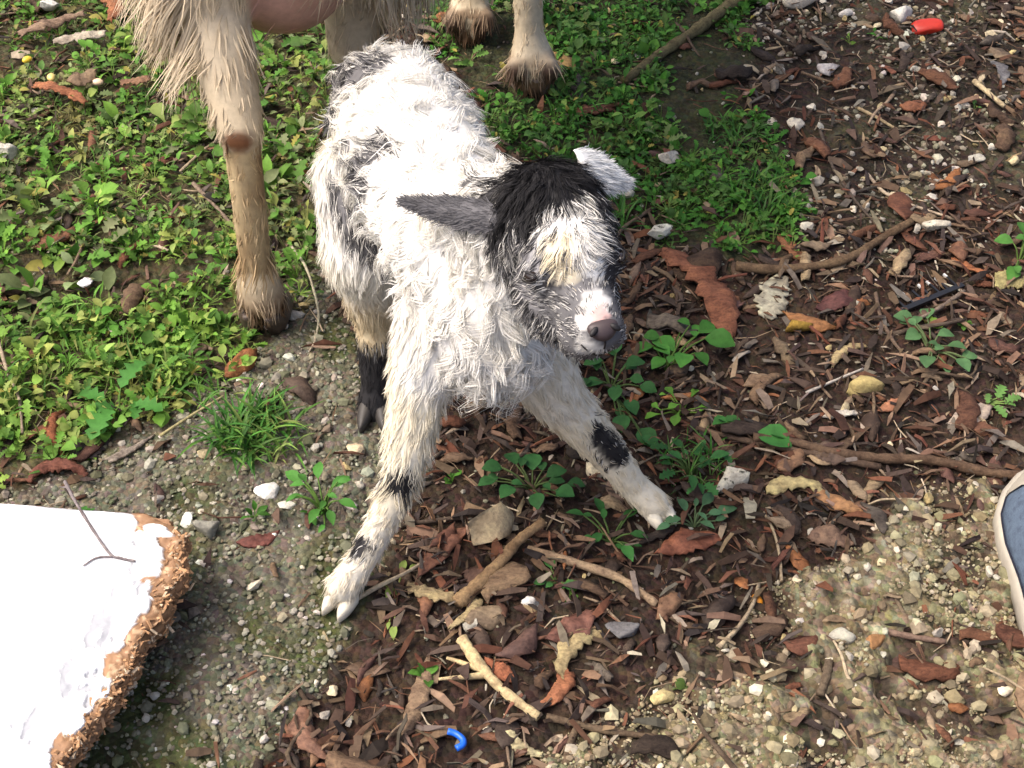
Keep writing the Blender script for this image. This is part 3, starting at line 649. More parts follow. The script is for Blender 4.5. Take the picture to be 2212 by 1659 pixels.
# ------------------------------------------------------------------ the mother
def mother():
    B = []
    def bone(a, b, ra, rb, tag): B.append((Vector(a), Vector(b), ra, rb, tag))
    hl = [gy(440, -60, 1.02), gy(520, 282, .945), gy(556, 600, .940), gy(566, 640, .938)]      # near hind: stifle, hock, fetlock, foot
    bone((-.165, 1.09, .50), hl[0], .085, .044, 'thigh'); bone(hl[0], hl[1], .032, .0185, 'thigh'); bone(hl[1], hl[2], .0150, .0140, 'cannon'); bone(hl[2], hl[3], .0185, .0205, 'foot')
    hr = [gy(790, -110, 1.14), gy(758, 100, 1.10), Vector((-.115, 1.115, .06)), Vector((-.112, 1.115, .04))]
    bone((-.09, 1.10, .50), hr[0], .09, .050, 'thigh'); bone(hr[0], hr[1], .045, .021, 'thigh'); bone(hr[1], hr[2], .0150, .0140, 'cannon'); bone(hr[2], hr[3], .019, .021, 'foot')
    fr = [Vector((.030, 1.37, .40)), gy(1140, -60, 1.315), gy(1142, 70, 1.300), gy(1150, 132, 1.292), gy(1151, 162, 1.290)]
    fl = [Vector((-.055, 1.46, .40)), gy(1018, -120, 1.420), gy(1016, -40, 1.405), gy(1015, 28, 1.397), gy(1014, 52, 1.395)]
    for q in (fr, fl):
        bone(q[0], q[1], .045, .019, 'fore'); bone(q[1], q[2], .0155, .0150, 'fore'); bone(q[2], q[3], .0155, .024, 'fore'); bone(q[3], q[4], .024, .021, 'foot')
    bone((-.135, 1.10, .50), (-.02, 1.36, .50), .115, .115, 'torso'); bone((-.02, 1.36, .46), (.02, 1.46, .52), .105, .085, 'torso'); bone((-.09, 1.2, .445), (-.03, 1.34, .45), .10, .095, 'torso')
    bone((.02, 1.46, .55), (.07, 1.58, .72), .065, .048, 'neck'); bone((.07, 1.58, .74), (.10, 1.70, .68), .045, .026, 'mhead')
    bone((-.19, 1.0, .57), (-.22, .955, .60), .02, .012, 'tail')
    ud = gy(600, -128, 1.075)
    parts = [capsule(a, b, ra, rb) for a, b, ra, rb, t in B]+[ellipsoid(ud, (.066, .07, .075)), ellipsoid(ud+Vector((.02, 0, .09)), (.085, .10, .08))]
    for s in (-1, 1): parts.append(capsule((.07+s*.03, 1.57, .77), (.07+s*.10, 1.56, .74), .012, .008))
    for q in (fr, fl):
        for s in (-1, 1): parts.append(ellipsoid(q[3]+Vector((s*.017, -.017, .001)), (.0125, .011, .0135)))
    me = remeshed('body', parts, .005, 6)
    V, Nn, T = mesh_arrays(me); bi, bt = near_bone(V, B); tg = np.array([b[4] for b in B])[bi]
    def col(P, tg, j=0):
        t = np.clip(noise3(P, 22, 8)[:, :1]*.9+.5, 0, 1)
        c = np.array((.52, .40, .25))*(1-t)+t*np.array((.66, .55, .38))
        th = (tg == 'thigh') | (tg == 'torso'); c[th] = (np.array((.45, .36, .235))*(1-t)+t*np.array((.62, .52, .37)))[th]
        cn = tg == 'cannon'; t2 = np.clip(noise3(P*np.array([1, 1, .4]), 60, 4)[:, :1]*1.8+.35, 0, 1); c[cn] = (np.array((.54, .41, .235))*(1-t2)+t2*np.array((.33, .22, .115)))[cn]
        fo = tg == 'fore'; c[fo] = (np.array((.56, .45, .29))*(1-t)+t*np.array((.63, .53, .37)))[fo]
        ft = (tg == 'foot'); k = np.clip((.062-P[:, 2])/.03, 0, 1)[:, None]; c[ft] = (c*(1-k)+k*np.array((.20, .12, .065)))[ft]
        u = np.clip(1.13-np.linalg.norm((P-np.array(tuple(ud)))/np.array((.068, .072, .080)), axis=1), 0, .1)[:, None]/.1; c = c*(1-u)+u*np.array((.50, .29, .22))
        for h_, rr_ in ((hl[1]+Vector((0, -.02, .0)), .0115),):
            d = np.linalg.norm((P-np.array(tuple(h_)))*np.array([.8, 1, 1.1]), axis=1)[:, None]; w = np.clip((rr_*1.25-d)/(rr_*.5), 0, 1); c = c*(1-w)+w*np.array((.17, .07, .03))
        for q in (fr, fl):
            for s in (-1, 1):
                d = np.linalg.norm(P-np.array(tuple(q[3]+Vector((s*.017, -.026, -.002)))), axis=1)[:, None]; w = np.clip((.017-d)/.007, 0, 1); c = c*(1-w)+w*np.array((.085, .05, .032))
        return c, u[:, 0]
    c, u0 = col(V, tg); set_col(me, c*.9)
    root = obj('mother_goat', None, label='tan long-haired adult goat standing behind the kid, legs and belly', cat='goat', loc=(0, 0, 0))
    obj('body', me, M['skin'], root)
    HC = (.07, .05, .036)
    for q, y in ((hl[3], 82), (hr[3], 75), (fr[4], 72), (fl[4], 80)):
        hooves(root, Vector((q.x, q.y+.006, H(q.x, q.y)+.001)), math.radians(y), .046, .040, .028, HC if q is not fr[4] else (.20, .15, .12), spread=.06)
    wgt = np.ones(len(V)); wgt[np.isin(tg, ['cannon', 'fore', 'foot'])] = 2.2; wgt[tg == 'thigh'] = 1.6; wgt[u0 > .5] = .12; wgt[np.isin(tg, ['mhead', 'neck'])] = .7
    # bald pad on the hock
    hk = np.array(tuple(hl[1]+Vector((0, -.02, 0)))); wgt[np.linalg.norm(V-hk, axis=1) < .009] = .1
    wgt[V[:, 1] > 1.5] *= .35; wgt[V[:, 2] > .52] *= .5; n = 36000; P, Q = sample(V, Nn, T, n, wgt); b2, t2 = near_bone(P, B); tg = np.array([b[4] for b in B])[b2]
    ax = unit(np.array([np.array(tuple(b[1]-b[0])) for b in B]))[b2]; nz = noise3(P, 14, 33)
    D = ax+nz*.4; L = np.full(n, .010); lift = np.full(n, .16); wave = np.full(n, .05); gr = np.full(n, .2); wid = np.full(n, .0010)
    m = tg == 'torso'; D[m] = np.array([-.2, -.3, -1])+nz[m]*.4; L[m] = .06; lift[m] = .3; gr[m] = .6; wid[m] = .0014
    m = tg == 'thigh'; D[m] = np.array([-.12, -.25, -1])+nz[m]*.45; L[m] = .013; lift[m] = .16; wave[m] = .06; gr[m] = .35; wid[m] = .0012
    hi = m & (P[:, 2] > .25); L[hi] = .026
    lf = hi & (P[:, 0] < hl[1].x-.022); L[lf] = .058; D[lf] = np.array([-.60, -.2, -1.0])+nz[lf]*.5; lift[lf] = .38; wave[lf] = .08
    rt = hi & (P[:, 0] > -.13); L[rt] = .075; D[rt] = np.array([.28, -.35, -1])+nz[rt]*.5; lift[rt] = .32; wid[rt] = .0011
    m = (tg == 'foot') & (P[:, 2] < .05); L[m] = .020; lift[m] = .26; gr[m] = .6
    m = (tg == 'cannon') & (P[:, 2] < .09); L[m] = .022; lift[m] = .3
    ko = np.linalg.norm(P-hk, axis=1) > .0100; 
    c, u0 = col(P, tg); c *= RNG.uniform(.8, 1.18, (n, 1)); tip = c*np.array((1.08, 1.08, 1.08))
    k = ko & ((u0 < .5) | (RNG.random(n) < .25))
    fur('coat', P[k], Q[k], D[k], L[k], wid[k], c[k], tip[k], root, 2600, .62, wave[k], .8, gr[k], lift[k], 4, .13)
    return root
MOTHER = mother()

# ================================================================== GROUND COVER, GRAVEL, LITTER (uncountable)
def rotz(a):
    R = np.zeros((len(a), 3, 3)); c, s = np.cos(a), np.sin(a); R[:, 0, 0] = c; R[:, 0, 1] = -s; R[:, 1, 0] = s; R[:, 1, 1] = c; R[:, 2, 2] = 1; return R
def rotx(a):
    R = np.zeros((len(a), 3, 3)); c, s = np.cos(a), np.sin(a); R[:, 1, 1] = c; R[:, 1, 2] = -s; R[:, 2, 1] = s; R[:, 2, 2] = c; R[:, 0, 0] = 1; return R
def roty(a):
    R = np.zeros((len(a), 3, 3)); c, s = np.cos(a), np.sin(a); R[:, 0, 0] = c; R[:, 0, 2] = s; R[:, 2, 0] = -s; R[:, 2, 2] = c; R[:, 1, 1] = 1; return R
def stamp(V, F, pos, R, sc, col):
    """instances of one small shape baked into arrays"""
    n, k = len(pos), len(V)
    W_ = np.einsum('nij,nkj->nki', R, V[None]*sc[:, None, :])+pos[:, None]
    Fs = [(f[None]+(np.arange(n)*k)[:, None, None]).reshape(-1, f.shape[1]) for f in (F if isinstance(F, list) else [F])]
    return W_.reshape(-1, 3), Fs, np.repeat(col, k, axis=0)
def scatter(n, lo=(-.75, .40), hi=(.75, 1.70)):
    return RNG.uniform(lo[0], hi[0], n), RNG.uniform(lo[1], hi[1], n)
def pick(pal, n, jit=.25):
    pal = np.array(pal); c = pal[RNG.integers(0, len(pal), n)]; return c*RNG.uniform(1-jit, 1+jit, (n, 1))*RNG.uniform(.93, 1.07, (n, 3))
KEEP_OFF = [(gz(752, 1290), .02), (gz(1420, 1095), .02), (gz(803, 890), .02), (gz(572, 690), .03), (gz(1150, 200), .03), (gz(1013, 80), .03)]
def free(x, y):
    m = np.ones(len(x), bool)
    for p, r in KEEP_OFF: m &= np.hypot(x-p.x, y-p.y) > r
    return m

def leaf_blade(n, shape):
    """blade along +x (0..1), normal +z, with folded midrib; shape: list of half widths"""
    w = np.interp(np.linspace(0, 1, n), np.linspace(0, 1, len(shape)), shape)
    V = []
    for i in range(n):
        s = i/(n-1); z = .10*math.sin(s*2.2)-.18*s*s
        V += [(s, -w[i], z+.35*w[i]), (s, 0, z), (s, w[i], z+.35*w[i])]
    return np.array(V), [grid_faces(n, 3)]
def shell(V, F, nrm, th):
    """give an open sheet a thickness: V top, V-n*th bottom, rim closed"""
    n = len(V); f = F[0]; e = {}
    for q in f:
        for a, b in zip(q, np.roll(q, -1)): e[(a, b)] = 1
    rim = [(a, b) for a, b in e if (b, a) not in e]
    return np.vstack([V, V-nrm*th]), [np.vstack([f, f[:, ::-1]+n, np.array([(b, a, a+n, b+n) for a, b in rim])])]
BL = {'round': leaf_blade(5, [.05, .30, .42, .42, .30, .04]), 'oval': leaf_blade(5, [.03, .20, .27, .25, .15, .01]),
      'lobed': leaf_blade(9, [.03, .22, .12, .32, .15, .34, .14, .22, .02]), 'narrow': leaf_blade(4, [.03, .07, .09, .08, .05, .005]), 'spoon': leaf_blade(6, [.03, .04, .07, .2, .3, .26, .03])}
G_BRIGHT = [(.075, .185, .028), (.105, .225, .034), (.145, .26, .048), (.085, .195, .032), (.18, .27, .07), (.058, .15, .024), (.20, .245, .07)]
G_DULL = [(.07, .14, .035), (.12, .17, .07), (.16, .20, .10), (.055, .11, .025), (.18, .21, .09), (.15, .15, .06)]
G_DARK = [(.034, .125, .018), (.044, .155, .02), (.04, .14, .02), (.064, .185, .028), (.06, .14, .036), (.09, .18, .042)]
def plants(centers, nl, size, pal, kinds, spread, elev, stems, tall):
    """leafy rosettes; returns merged parts"""
    parts = []
    x0, y0 = centers; n = len(x0)
    cnt = RNG.integers(nl[0], nl[1]+1, n); idx = np.repeat(np.arange(n), cnt); m = len(idx)
    az = RNG.uniform(0, 6.283, m); rad = spread*RNG.uniform(.1, 1, m)**.8*RNG.uniform(.6, 1.3, n)[idx]
    lx = x0[idx]+np.cos(az)*rad; ly = y0[idx]+np.sin(az)*rad; hz = hgt(lx, ly)+RNG.uniform(.002, tall, m)*(1.1-rad/(spread*1.4))
    L = RNG.uniform(*size, m)*RNG.uniform(.75, 1.25, n)[idx]
    pc = pick(pal, n, .2)[idx]*np.array((1.22, 1.15, 1.0)); c = pc*RNG.uniform(.7, 1.3, (m, 1)); yel = RNG.random(m) < .03; c[yel] = np.array((.30, .27, .06))
    kd = RNG.integers(0, len(kinds), n)[idx]
    R = rotz(az+RNG.normal(0, .5, m))@roty(-RNG.normal(elev, .38, m))@rotx(RNG.normal(0, .45, m))
    for q, k in enumerate(kinds):
        s = kd == q
        if s.any():
            V, F = BL[k]; parts.append(stamp(V, F, np.stack([lx, ly, hz], 1)[s], R[s], np.stack([L[s]]*3, 1), c[s]))
    if stems:
        a = np.stack([x0[idx], y0[idx], hgt(x0[idx], y0[idx])], 1); b = np.stack([lx, ly, hz+.0004], 1); d = b-a; side = unit(np.cross(d, [0, 0, 1.]))*.00055
        V = np.stack([a-side, a+side, b+side*.7, b-side*.7, (a+b)/2+np.array([0, 0, .0012])], 1).reshape(-1, 3); k = np.arange(m)[:, None]*5
        parts.append((V, [np.vstack([k+np.array([0, 1, 4]), k+np.array([1, 2, 4]), k+np.array([2, 3, 4]), k+np.array([3, 0, 4])])], np.repeat(pc*.9+np.array((.03, .02, .01)), 5, axis=0)))
    return parts
def in_zone(n, key, thr, clumpf=12, clump=0.0, lo=(-.75, .40), hi=(.75, 1.70), sd=0):
    x, y = scatter(n, lo, hi); z = zones(x, y)[key]; m = (z > thr*RNG.random(n)+.02) & (fbm(x*clumpf, y*clumpf, 200+sd, 3) > clump) & free(x, y); return x[m], y[m]
def pxband(x, y, poly): 
    px, py = to_px(x, y); return inpoly(px, py, poly)
def ground_cover():
    P = []
    x, y = in_zone(6400, 'ga', .6, 9, .33, lo=(-.75, .7), sd=1); bright = to_px(x, y)[1] > 430
    px, py = to_px(x, y); lush = bright & (px < 560) & (py > 540) | (RNG.random(len(x)) < .2)
    P += plants((x[lush], y[lush]), (7, 12), (.006, .013), G_BRIGHT, ['lobed', 'oval', 'lobed', 'round', 'narrow'], .017, .28, True, .022)
    P += plants((x[~lush], y[~lush]), (4, 8), (.005, .012), G_DULL+G_BRIGHT[:2], ['oval', 'lobed', 'narrow', 'lobed'], .016, .2, True, .012)
    x, y = in_zone(1500, 'ga', .7, 7, .52, lo=(-.75, .7), sd=2); P += plants((x, y), (3, 6), (.012, .024), G_BRIGHT+G_DULL[:3], ['lobed', 'spoon', 'oval'], .015, .3, False, .012)
    x, y = in_zone(4200, 'gb', .6, 10, .38, lo=(-.25, .9), sd=3); P += plants((x, y), (8, 13), (.004, .009), G_DARK, ['lobed', 'oval', 'round', 'lobed'], .014, .3, True, .014)
    x, y = in_zone(900, 'gb', .6, 8, .5, lo=(-.25, .9), sd=4); P += plants((x, y), (4, 7), (.008, .014), G_DARK+G_DULL[:2], ['round', 'lobed', 'oval'], .015, .35, True, .02)
    # small sprouts out on the gravel and litter
    x, y = scatter(70); m = zones(x, y)['ga']+zones(x, y)['gb'] < .2; P += plants((x[m], y[m]), (4, 8), (.004, .009), G_DARK+G_BRIGHT[:2], ['oval', 'round'], .007, .4, True, .007)
    # thinner growth beyond the part the photograph shows
    for key, pal in (('ga', G_BRIGHT), ('gb', G_DARK)):
        x, y = scatter(2600, (-2.0, .3), (1.8, 3.0)); m = ((np.abs(x) > .74) | (y > 1.69)) & (zones(x, y)[key] > .5) & (fbm(x*6, y*6, 260, 3) > .42); P += plants((x[m][:620], y[m][:620]), (5, 8), (.012, .026), pal, ['oval', 'round'], .03, .3, False, .02)
    V, Fs, C = merge(P)
    obj('ground_cover', mesh_np('ground_cover', V, Fs, C), M['leaf'], label='low green weeds and clover carpeting the ground', cat='weeds', kind='stuff')
    # grass blades
    parts = []
    spots = [(x_, y_, n_, G_BRIGHT, .032) for x_, y_, n_ in ((300, 790, 40), (340, 820, 30), (440, 840, 40), (120, 720, 20), (60, 860, 20))]+[(530, 940, 170, G_DARK+G_BRIGHT[:3], .035), (575, 955, 90, G_BRIGHT, .03), (1500, 1010, 60, G_DARK, .022), (1300, 480, 80, G_DARK, .03), (1640, 440, 120, G_DARK+G_BRIGHT[:2], .028), (1580, 300, 80, G_DARK, .025), (1250, 250, 60, G_DARK, .025)]
    for px, py, n, pal, L in spots:
        p = gz(px, py); a = RNG.uniform(0, 6.28, n); rr = .028*np.sqrt(RNG.random(n)); x = p.x+np.cos(a)*rr; y = p.y+np.sin(a)*rr
        n_ = len(x); L_ = L*RNG.uniform(.5, 1.2, n_)
        R = rotz(RNG.uniform(0, 6.28, n_))@roty(-RNG.uniform(.3, 1.15, n_))
        V, F = leaf_blade(6, [.02, .035, .034, .03, .02, .003]); parts.append(stamp(V, F, np.stack([x, y, hgt(x, y)], 1), R, np.stack([L_, L_*1.1, L_*1.6], 1), pick(pal, n_, .3)))
    V, Fs, C = merge(parts)
    obj('grass_tufts', mesh_np('grass_tufts', V, Fs, C), M['leaf'], label='thin green grass blades in tufts between the weeds', cat='grass', kind='stuff')
ground_cover()
def pebble_shape(seed):
    V, F = ico(1); r = np.random.default_rng(seed); V = V*(1+r.normal(0, .16, (len(V), 1)))*np.array((1, .8, .6)); return V, F
def gravel():
    P = []
    def put(x, y, size, pal, sd, jit=.3, sink=.25):
        n = len(x); s = size[0]*(size[1]/size[0])**(RNG.random(n)**1.8); R = rotz(RNG.uniform(0, 6.28, n))@rotx(RNG.normal(0, .5, n))
        c = pick(pal, n, jit); hh = hgt(x, y)+.0068*crustf(x, y, zones(x, y)['och'])
        for q in range(3):
            k = np.arange(n) % 3 == q; V, F = PEB[q]
            P.append(stamp(V, F, np.stack([x, y, hh+s*sink], 1)[k], R[k], np.stack([s, s, s], 1)[k], c[k]))
    V0, F0 = ico(1); PEB = []
    for q in range(3):
        bm = bmesh.new(); bmesh.ops.create_icosphere(bm, subdivisions=1, radius=1); r = np.random.default_rng(q)
        V = np.array([v.co[:] for v in bm.verts])*(1+r.normal(0, .18, (len(bm.verts), 1)))*np.array((1, .8, .62)); F = np.array([[v.index for v in f.verts] for f in bm.faces]); bm.free(); PEB.append((V, F))
    gp = [(.19, .18, .135), (.24, .225, .16), (.15, .15, .10), (.12, .125, .075), (.28, .27, .21), (.17, .15, .10)]
    x, y = in_zone(18500, 'grey', .4, 8, .0, lo=(-.45, .45), hi=(.15, 1.1)); put(x, y, (.0012, .0032), gp, 1)
    m = RNG.random(len(x)) < .05; put(x[m], y[m], (.0025, .0065), gp+[(.42, .39, .32)], 2)
    m = RNG.random(len(x)) < .012; put(x[m], y[m], (.0015, .004), [(.6, .57, .5), (.55, .5, .42)], 2)
    op = [(.25, .21, .125), (.30, .26, .165), (.21, .175, .105), (.27, .24, .14), (.17, .135, .085), (.34, .30, .21)]
    x, y = in_zone(28000, 'och', .6, 20, .40, lo=(-.05, .45), hi=(.5, .9), sd=88-200); put(x, y, (.0009, .0026), op, 3, .45, .3)
    x, y = in_zone(1500, 'och', .6, 20, .3, lo=(-.05, .45), hi=(.5, .9)); put(x, y, (.003, .007), op+[(.55, .50, .38)], 3)
    m = RNG.random(len(x)) < .12; put(x[m], y[m], (.0018, .0042), [(.62, .57, .45), (.56, .48, .32)], 4)
    up = [(.17, .15, .105), (.24, .21, .15), (.10, .085, .06), (.32, .29, .22)]
    x, y = in_zone(6500, 'upr', .6, 12, .40, lo=(.15, 1.0), hi=(.75, 1.7), sd=77-200); put(x, y, (.0015, .0045), up, 5)
    m = RNG.random(len(x)) < .06; put(x[m], y[m], (.003, .007), [(.5, .46, .38), (.42, .38, .30)], 6)
    x, y = scatter(2400); put(x, y, (.001, .003), up+gp+[(.5, .46, .38)], 7)
    V, Fs, C = merge(P)
    obj('gravel', mesh_np('gravel', V, Fs, C, False), M['gravel'], label='fine gravel and grit strewn over the soil', cat='gravel', kind='stuff')
gravel()
def flake(seed):
    """bent little chip with thickness: 3 x 2 sheet -> closed"""
    r = np.random.default_rng(seed); n = 3; V = []
    for i in range(n):
        s = i/(n-1)*2-1; w = .36*(r.uniform(.05, .75) if abs(s) > .9 else r.uniform(.7, 1.3)); z = .26*(1-s*s)*r.uniform(.0, 1.3)
        V += [(s+r.normal(0, .06), -w+r.normal(0, .09), z+r.normal(0, .08)), (s+r.normal(0, .16), w+r.normal(0, .09), z+r.normal(0, .08))]
    V = np.array(V); return shell(V, [grid_faces(n, 2)], np.array([0, 0, 1.]), .07)
BROWNS = [tuple((np.array(c)*.95+np.mean(c)*.05)*.72) for c in ((.095, .058, .038), (.14, .085, .052), (.20, .125, .075), (.11, .05, .03), (.17, .08, .045), (.26, .17, .10), (.08, .055, .042), (.30, .215, .135), (.13, .105, .082), (.065, .045, .035), (.19, .075, .04))]
def brown_w(x, y):
    z = zones(x, y); return np.clip(1-z['ga']*.72-z['gb']*.92-z['grey']*.93-z['och']*.62-z['upr']*.5, 0, 1)
PALE = [(.19, .15, .105), (.30, .255, .19), (.13, .11, .09), (.12, .08, .055), (.035, .026, .02), (.03, .023, .02), (.026, .02, .018), (.05, .033, .024)]
def litter():
    P = []
    protos = [flake(k) for k in range(14)]
    def put(n, size, asp, pal, tilt, lift):
        x, y = scatter(n); m = (brown_w(x, y) > RNG.random(n)) & free(x, y); x, y = x[m], y[m]; n = len(x)
        s = size[0]*(size[1]/size[0])**RNG.random(n); R = rotz(RNG.uniform(0, 6.28, n))@roty(RNG.normal(0, tilt, n))@rotx(RNG.normal(0, tilt, n)); c = pick(pal, n, .5)
        for q, (V, F) in enumerate(protos):
            k = np.arange(n) % len(protos) == q; w = RNG.uniform(*asp, k.sum()); P.append(stamp(V, F, np.stack([x, y, hgt(x, y)+lift*RNG.random(n)], 1)[k], R[k], np.stack([s[k], s[k]*w, s[k]*.9], 1), c[k]))
    put(13000, (.0018, .005), (.5, 1.3), BROWNS+PALE, .4, .004)
    put(15000, (.005, .015), (.3, .9), BROWNS+BROWNS+PALE, .34, .008)
    put(1800, (.006, .018), (.12, .3), BROWNS+[(.24, .17, .10)], .2, .006)
    x, y = scatter(9000, (-1.9, .2), (1.9, 3.0)); m = ((np.abs(x) > .74) | (y > 1.69)) & (brown_w(x, y) > RNG.random(9000)); x, y = x[m][:4200], y[m][:4200]; n = len(x)
    R = rotz(RNG.uniform(0, 6.28, n))@roty(RNG.normal(0, .3, n))@rotx(RNG.normal(0, .3, n)); s = RNG.uniform(.006, .020, n); V, F = protos[0]
    P.append(stamp(V, F, np.stack([x, y, hgt(x, y)+.003], 1), R, np.stack([s, s*RNG.uniform(.4, 1, n), s*.9], 1), pick(BROWNS+PALE, n, .4)))
    V, Fs, C = merge(P)
    obj('litter', mesh_np('litter', V, Fs, C, False), M['litter'], label='crumbled brown bark and leaf litter covering the soil', cat='leaf litter', kind='stuff')
    # fibres, straws and rootlets
    x, y = scatter(2600); z = zones(x, y); m = (np.clip(1-z['ga']*.7-z['gb']*.8-z['grey']*.85-z['och']*.4, 0, 1) > RNG.random(len(x))) & free(x, y); x, y = x[m], y[m]
    parts = []
    for i in range(len(x)):
        L = random.uniform(.008, .035); a = random.uniform(0, 6.28); b = a+random.gauss(0, .5); h = H(x[i], y[i])+random.uniform(.001, .006)
        p0 = Vector((x[i], y[i], h)); p1 = p0+Vector((math.cos(a), math.sin(a), random.gauss(0, .06)))*L*.5; p2 = p1+Vector((math.cos(b), math.sin(b), random.gauss(0, .1)))*L*.5
        r = random.uniform(.0003, .0008); V, F = tube([p0, p1, p2], [r, r, r*.5], 4, False); c = random.choice(BROWNS+[(.38, .30, .20), (.42, .35, .25), (.30, .24, .17)]); k = random.uniform(.8, 1.3)
        parts.append((V, F, (c[0]*k, c[1]*k, c[2]*k)))
    V, Fs, C = merge(parts)
    obj('fibres', mesh_np('fibres', V, Fs, C), M['litter'], label='thin dry rootlets and straw bits mixed into the litter', cat='straw', kind='stuff')
litter()

# ================================================================== COUNTABLE THINGS ON THE GROUND
def stone_mesh(seed, dims, cuts=10, sub=3, rough=.05):
    r = np.random.default_rng(seed); V, F = ico(sub)
    for _ in range(cuts):
        d = unit(r.normal(0, 1, 3)); k = r.uniform(.38, .72); s = V@d; V = V-np.outer(np.clip(s-k, 0, None), d)
    V = V*(1+rough*(noise3(V, 2.2, seed)+.5*noise3(V, 6, seed+5))[:, :1]*2)
    V = V/np.abs(V).max(0)*np.array(dims)*.5
    return mesh_np('stone', V, F)
def stone(px, py, wpx, hpx, col, label, rot=None, spot=False, tall=.55, name='stone', seed=None, tilt=0., cat='stone', group=None):
    sc = ppm(px, py); w = wpx/sc; h = w*tall; d = max(.55*w, (hpx/sc-h*.62)/.78)
    p = on_ground(px, py); sd = seed if seed is not None else int(px*7+py*13)
    me = stone_mesh(sd, (w, d, h)); p = Vector((p.x, p.y, H(p.x, p.y)+h*.30+(.008 if px < 480 and py < 860 or 1250 < px < 1500 and py < 530 else 0)))
    return obj(name, me, M['stone_spot'] if spot else M['stone'], label=label, cat=cat, group=group, loc=p, rot=(tilt, random.uniform(-.12, .12), rot if rot is not None else random.uniform(-.4, .4)), color=col)
def strip_mesh(L, w, curl, arch, seed, n=14, m=5, shape='bark', th=.0014):
    """irregular strip of bark or leaf along x"""
    r = np.random.default_rng(seed); V = np.zeros((n, m, 3)); NN = np.zeros((n, m, 3))
    s = np.linspace(-1, 1, n)
    if shape == 'bark': hw = (1-.35*np.abs(s)**3)*(1+.32*(r.random(n)-.5)*2)
    elif shape == 'leaf': hw = np.clip(1-np.abs(s)**2.1, .04, 1)**.8*(1+.12*(r.random(n)-.5)*2)
    else: hw = np.clip(1-.75*(s*.5+.5)**1.6, .08, 1)*(1+.15*(r.random(n)-.5)*2)
    bend = r.normal(0, .10)*L
    for i in range(n):
        for j in range(m):
            v = j/(m-1)*2-1; a = v*curl; q = w*.5*hw[i]
            y = q*(math.sin(a)/max(curl, 1e-3) if curl > 1e-3 else v); z = q*((math.cos(a)-1)/max(curl, 1e-3)) if curl > 1e-3 else 0
            V[i, j] = (s[i]*L*.5*(1+(0 if abs(s[i]) < .99 else r.normal(0, .05))), y+bend*(1-s[i]**2)+r.normal(0, .025)*q, z+arch*L*(1-s[i]**2)+r.normal(0, .03)*q)
    cx, cy = V[..., 0]/max(w, 1e-6), V[..., 1]/max(w, 1e-6)
    V[..., 2] += w*((fbm(cx*1.7+seed, cy*1.7, seed % 97, 2)-.5)*.42+(fbm(cx*4.5, cy*4.5+seed, seed % 89, 2)-.5)*.16)
    V[..., 1] += w*(fbm(cx*2.5+seed, np.sign(cy)*3., seed % 83, 3)-.5)*.30*np.abs(cy)
    Vf, Ff = shell(V.reshape(-1, 3), [grid_faces(n, m)], np.array([0, 0, 1.]), th)
    Vf[:, 2] -= Vf[:, 2].min()
    return mesh_np('strip', Vf, Ff)
def strip(name, label, cat, p1, p2, wpx, col, curl=.9, arch=.06, shape='bark', lift=.002, tilt=0., th=.0015, material=None, flip=False, group=None):
    a = on_ground(*p1); b = on_ground(*p2); L = (b-a).length; c = (a+b)/2; w = wpx/ppm(*p1)
    me = strip_mesh(L, w, curl, arch, int(p1[0]*3+p2[1]*7), shape=shape, th=th, n=22, m=7)
    z = max(H(a.x, a.y), H(b.x, b.y), H(c.x, c.y))+lift+(.014 if p1[0] < 600 and p1[1] < 300 else 0)
    pit = -math.atan2(b.z-a.z, L)
    return obj(name, me, material or M['bark'], label=label, cat=cat, group=group, loc=(c.x, c.y, z-.002), rot=(tilt+(math.pi if flip else 0), 0, math.atan2(b.y-a.y, b.x-a.x)), color=col)
def twig(name, label, pts, r0, r1, col, lift=.001, fork=None, n=None, group=None, cat='twig', z0=None):
    P = []
    for k, p in enumerate(pts):
        g = on_ground(p[0], p[1]); P.append(g+Vector((0, 0, lift+(p[2] if len(p) > 2 else 0)+r0)))
    if z0 is not None: P = [gz(p[0], p[1], z0+r0*.9+(p[2] if len(p) > 2 else 0)) for p in pts]
    n = n or max(8, 6*len(pts)); C_ = bezier(P, n); rr = np.linspace(r0, r1, n)*(1+.16*(np.random.default_rng(int(pts[0][0])).random(n)-.5)*2)
    if z0 is None:
        g = hgt(C_[:, 0], C_[:, 1]); C_[:, 2] = np.maximum(C_[:, 2], g+rr*.55)
    V, F = tube(C_, rr, 8); parts = [(V, F, None)]
    for fk in (fork or []):
        i, q, ra, rb = fk; q = [gz(p[0], p[1], z0+r0*.9+(p[2] if len(p) > 2 else 0)) if z0 is not None else on_ground(p[0], p[1])+Vector((0, 0, lift+r0+(p[2] if len(p) > 2 else 0))) for p in q]
        Q = bezier([Vector(C_[int(i*(n-1))])]+q, 10); parts.append((*tube(Q, np.linspace(ra, rb, 10), 7), None))
    V, Fs, _ = merge(parts)
    return obj(name, mesh_np(name, V, Fs), M['twig'], label=label, cat=cat, group=group, color=col)

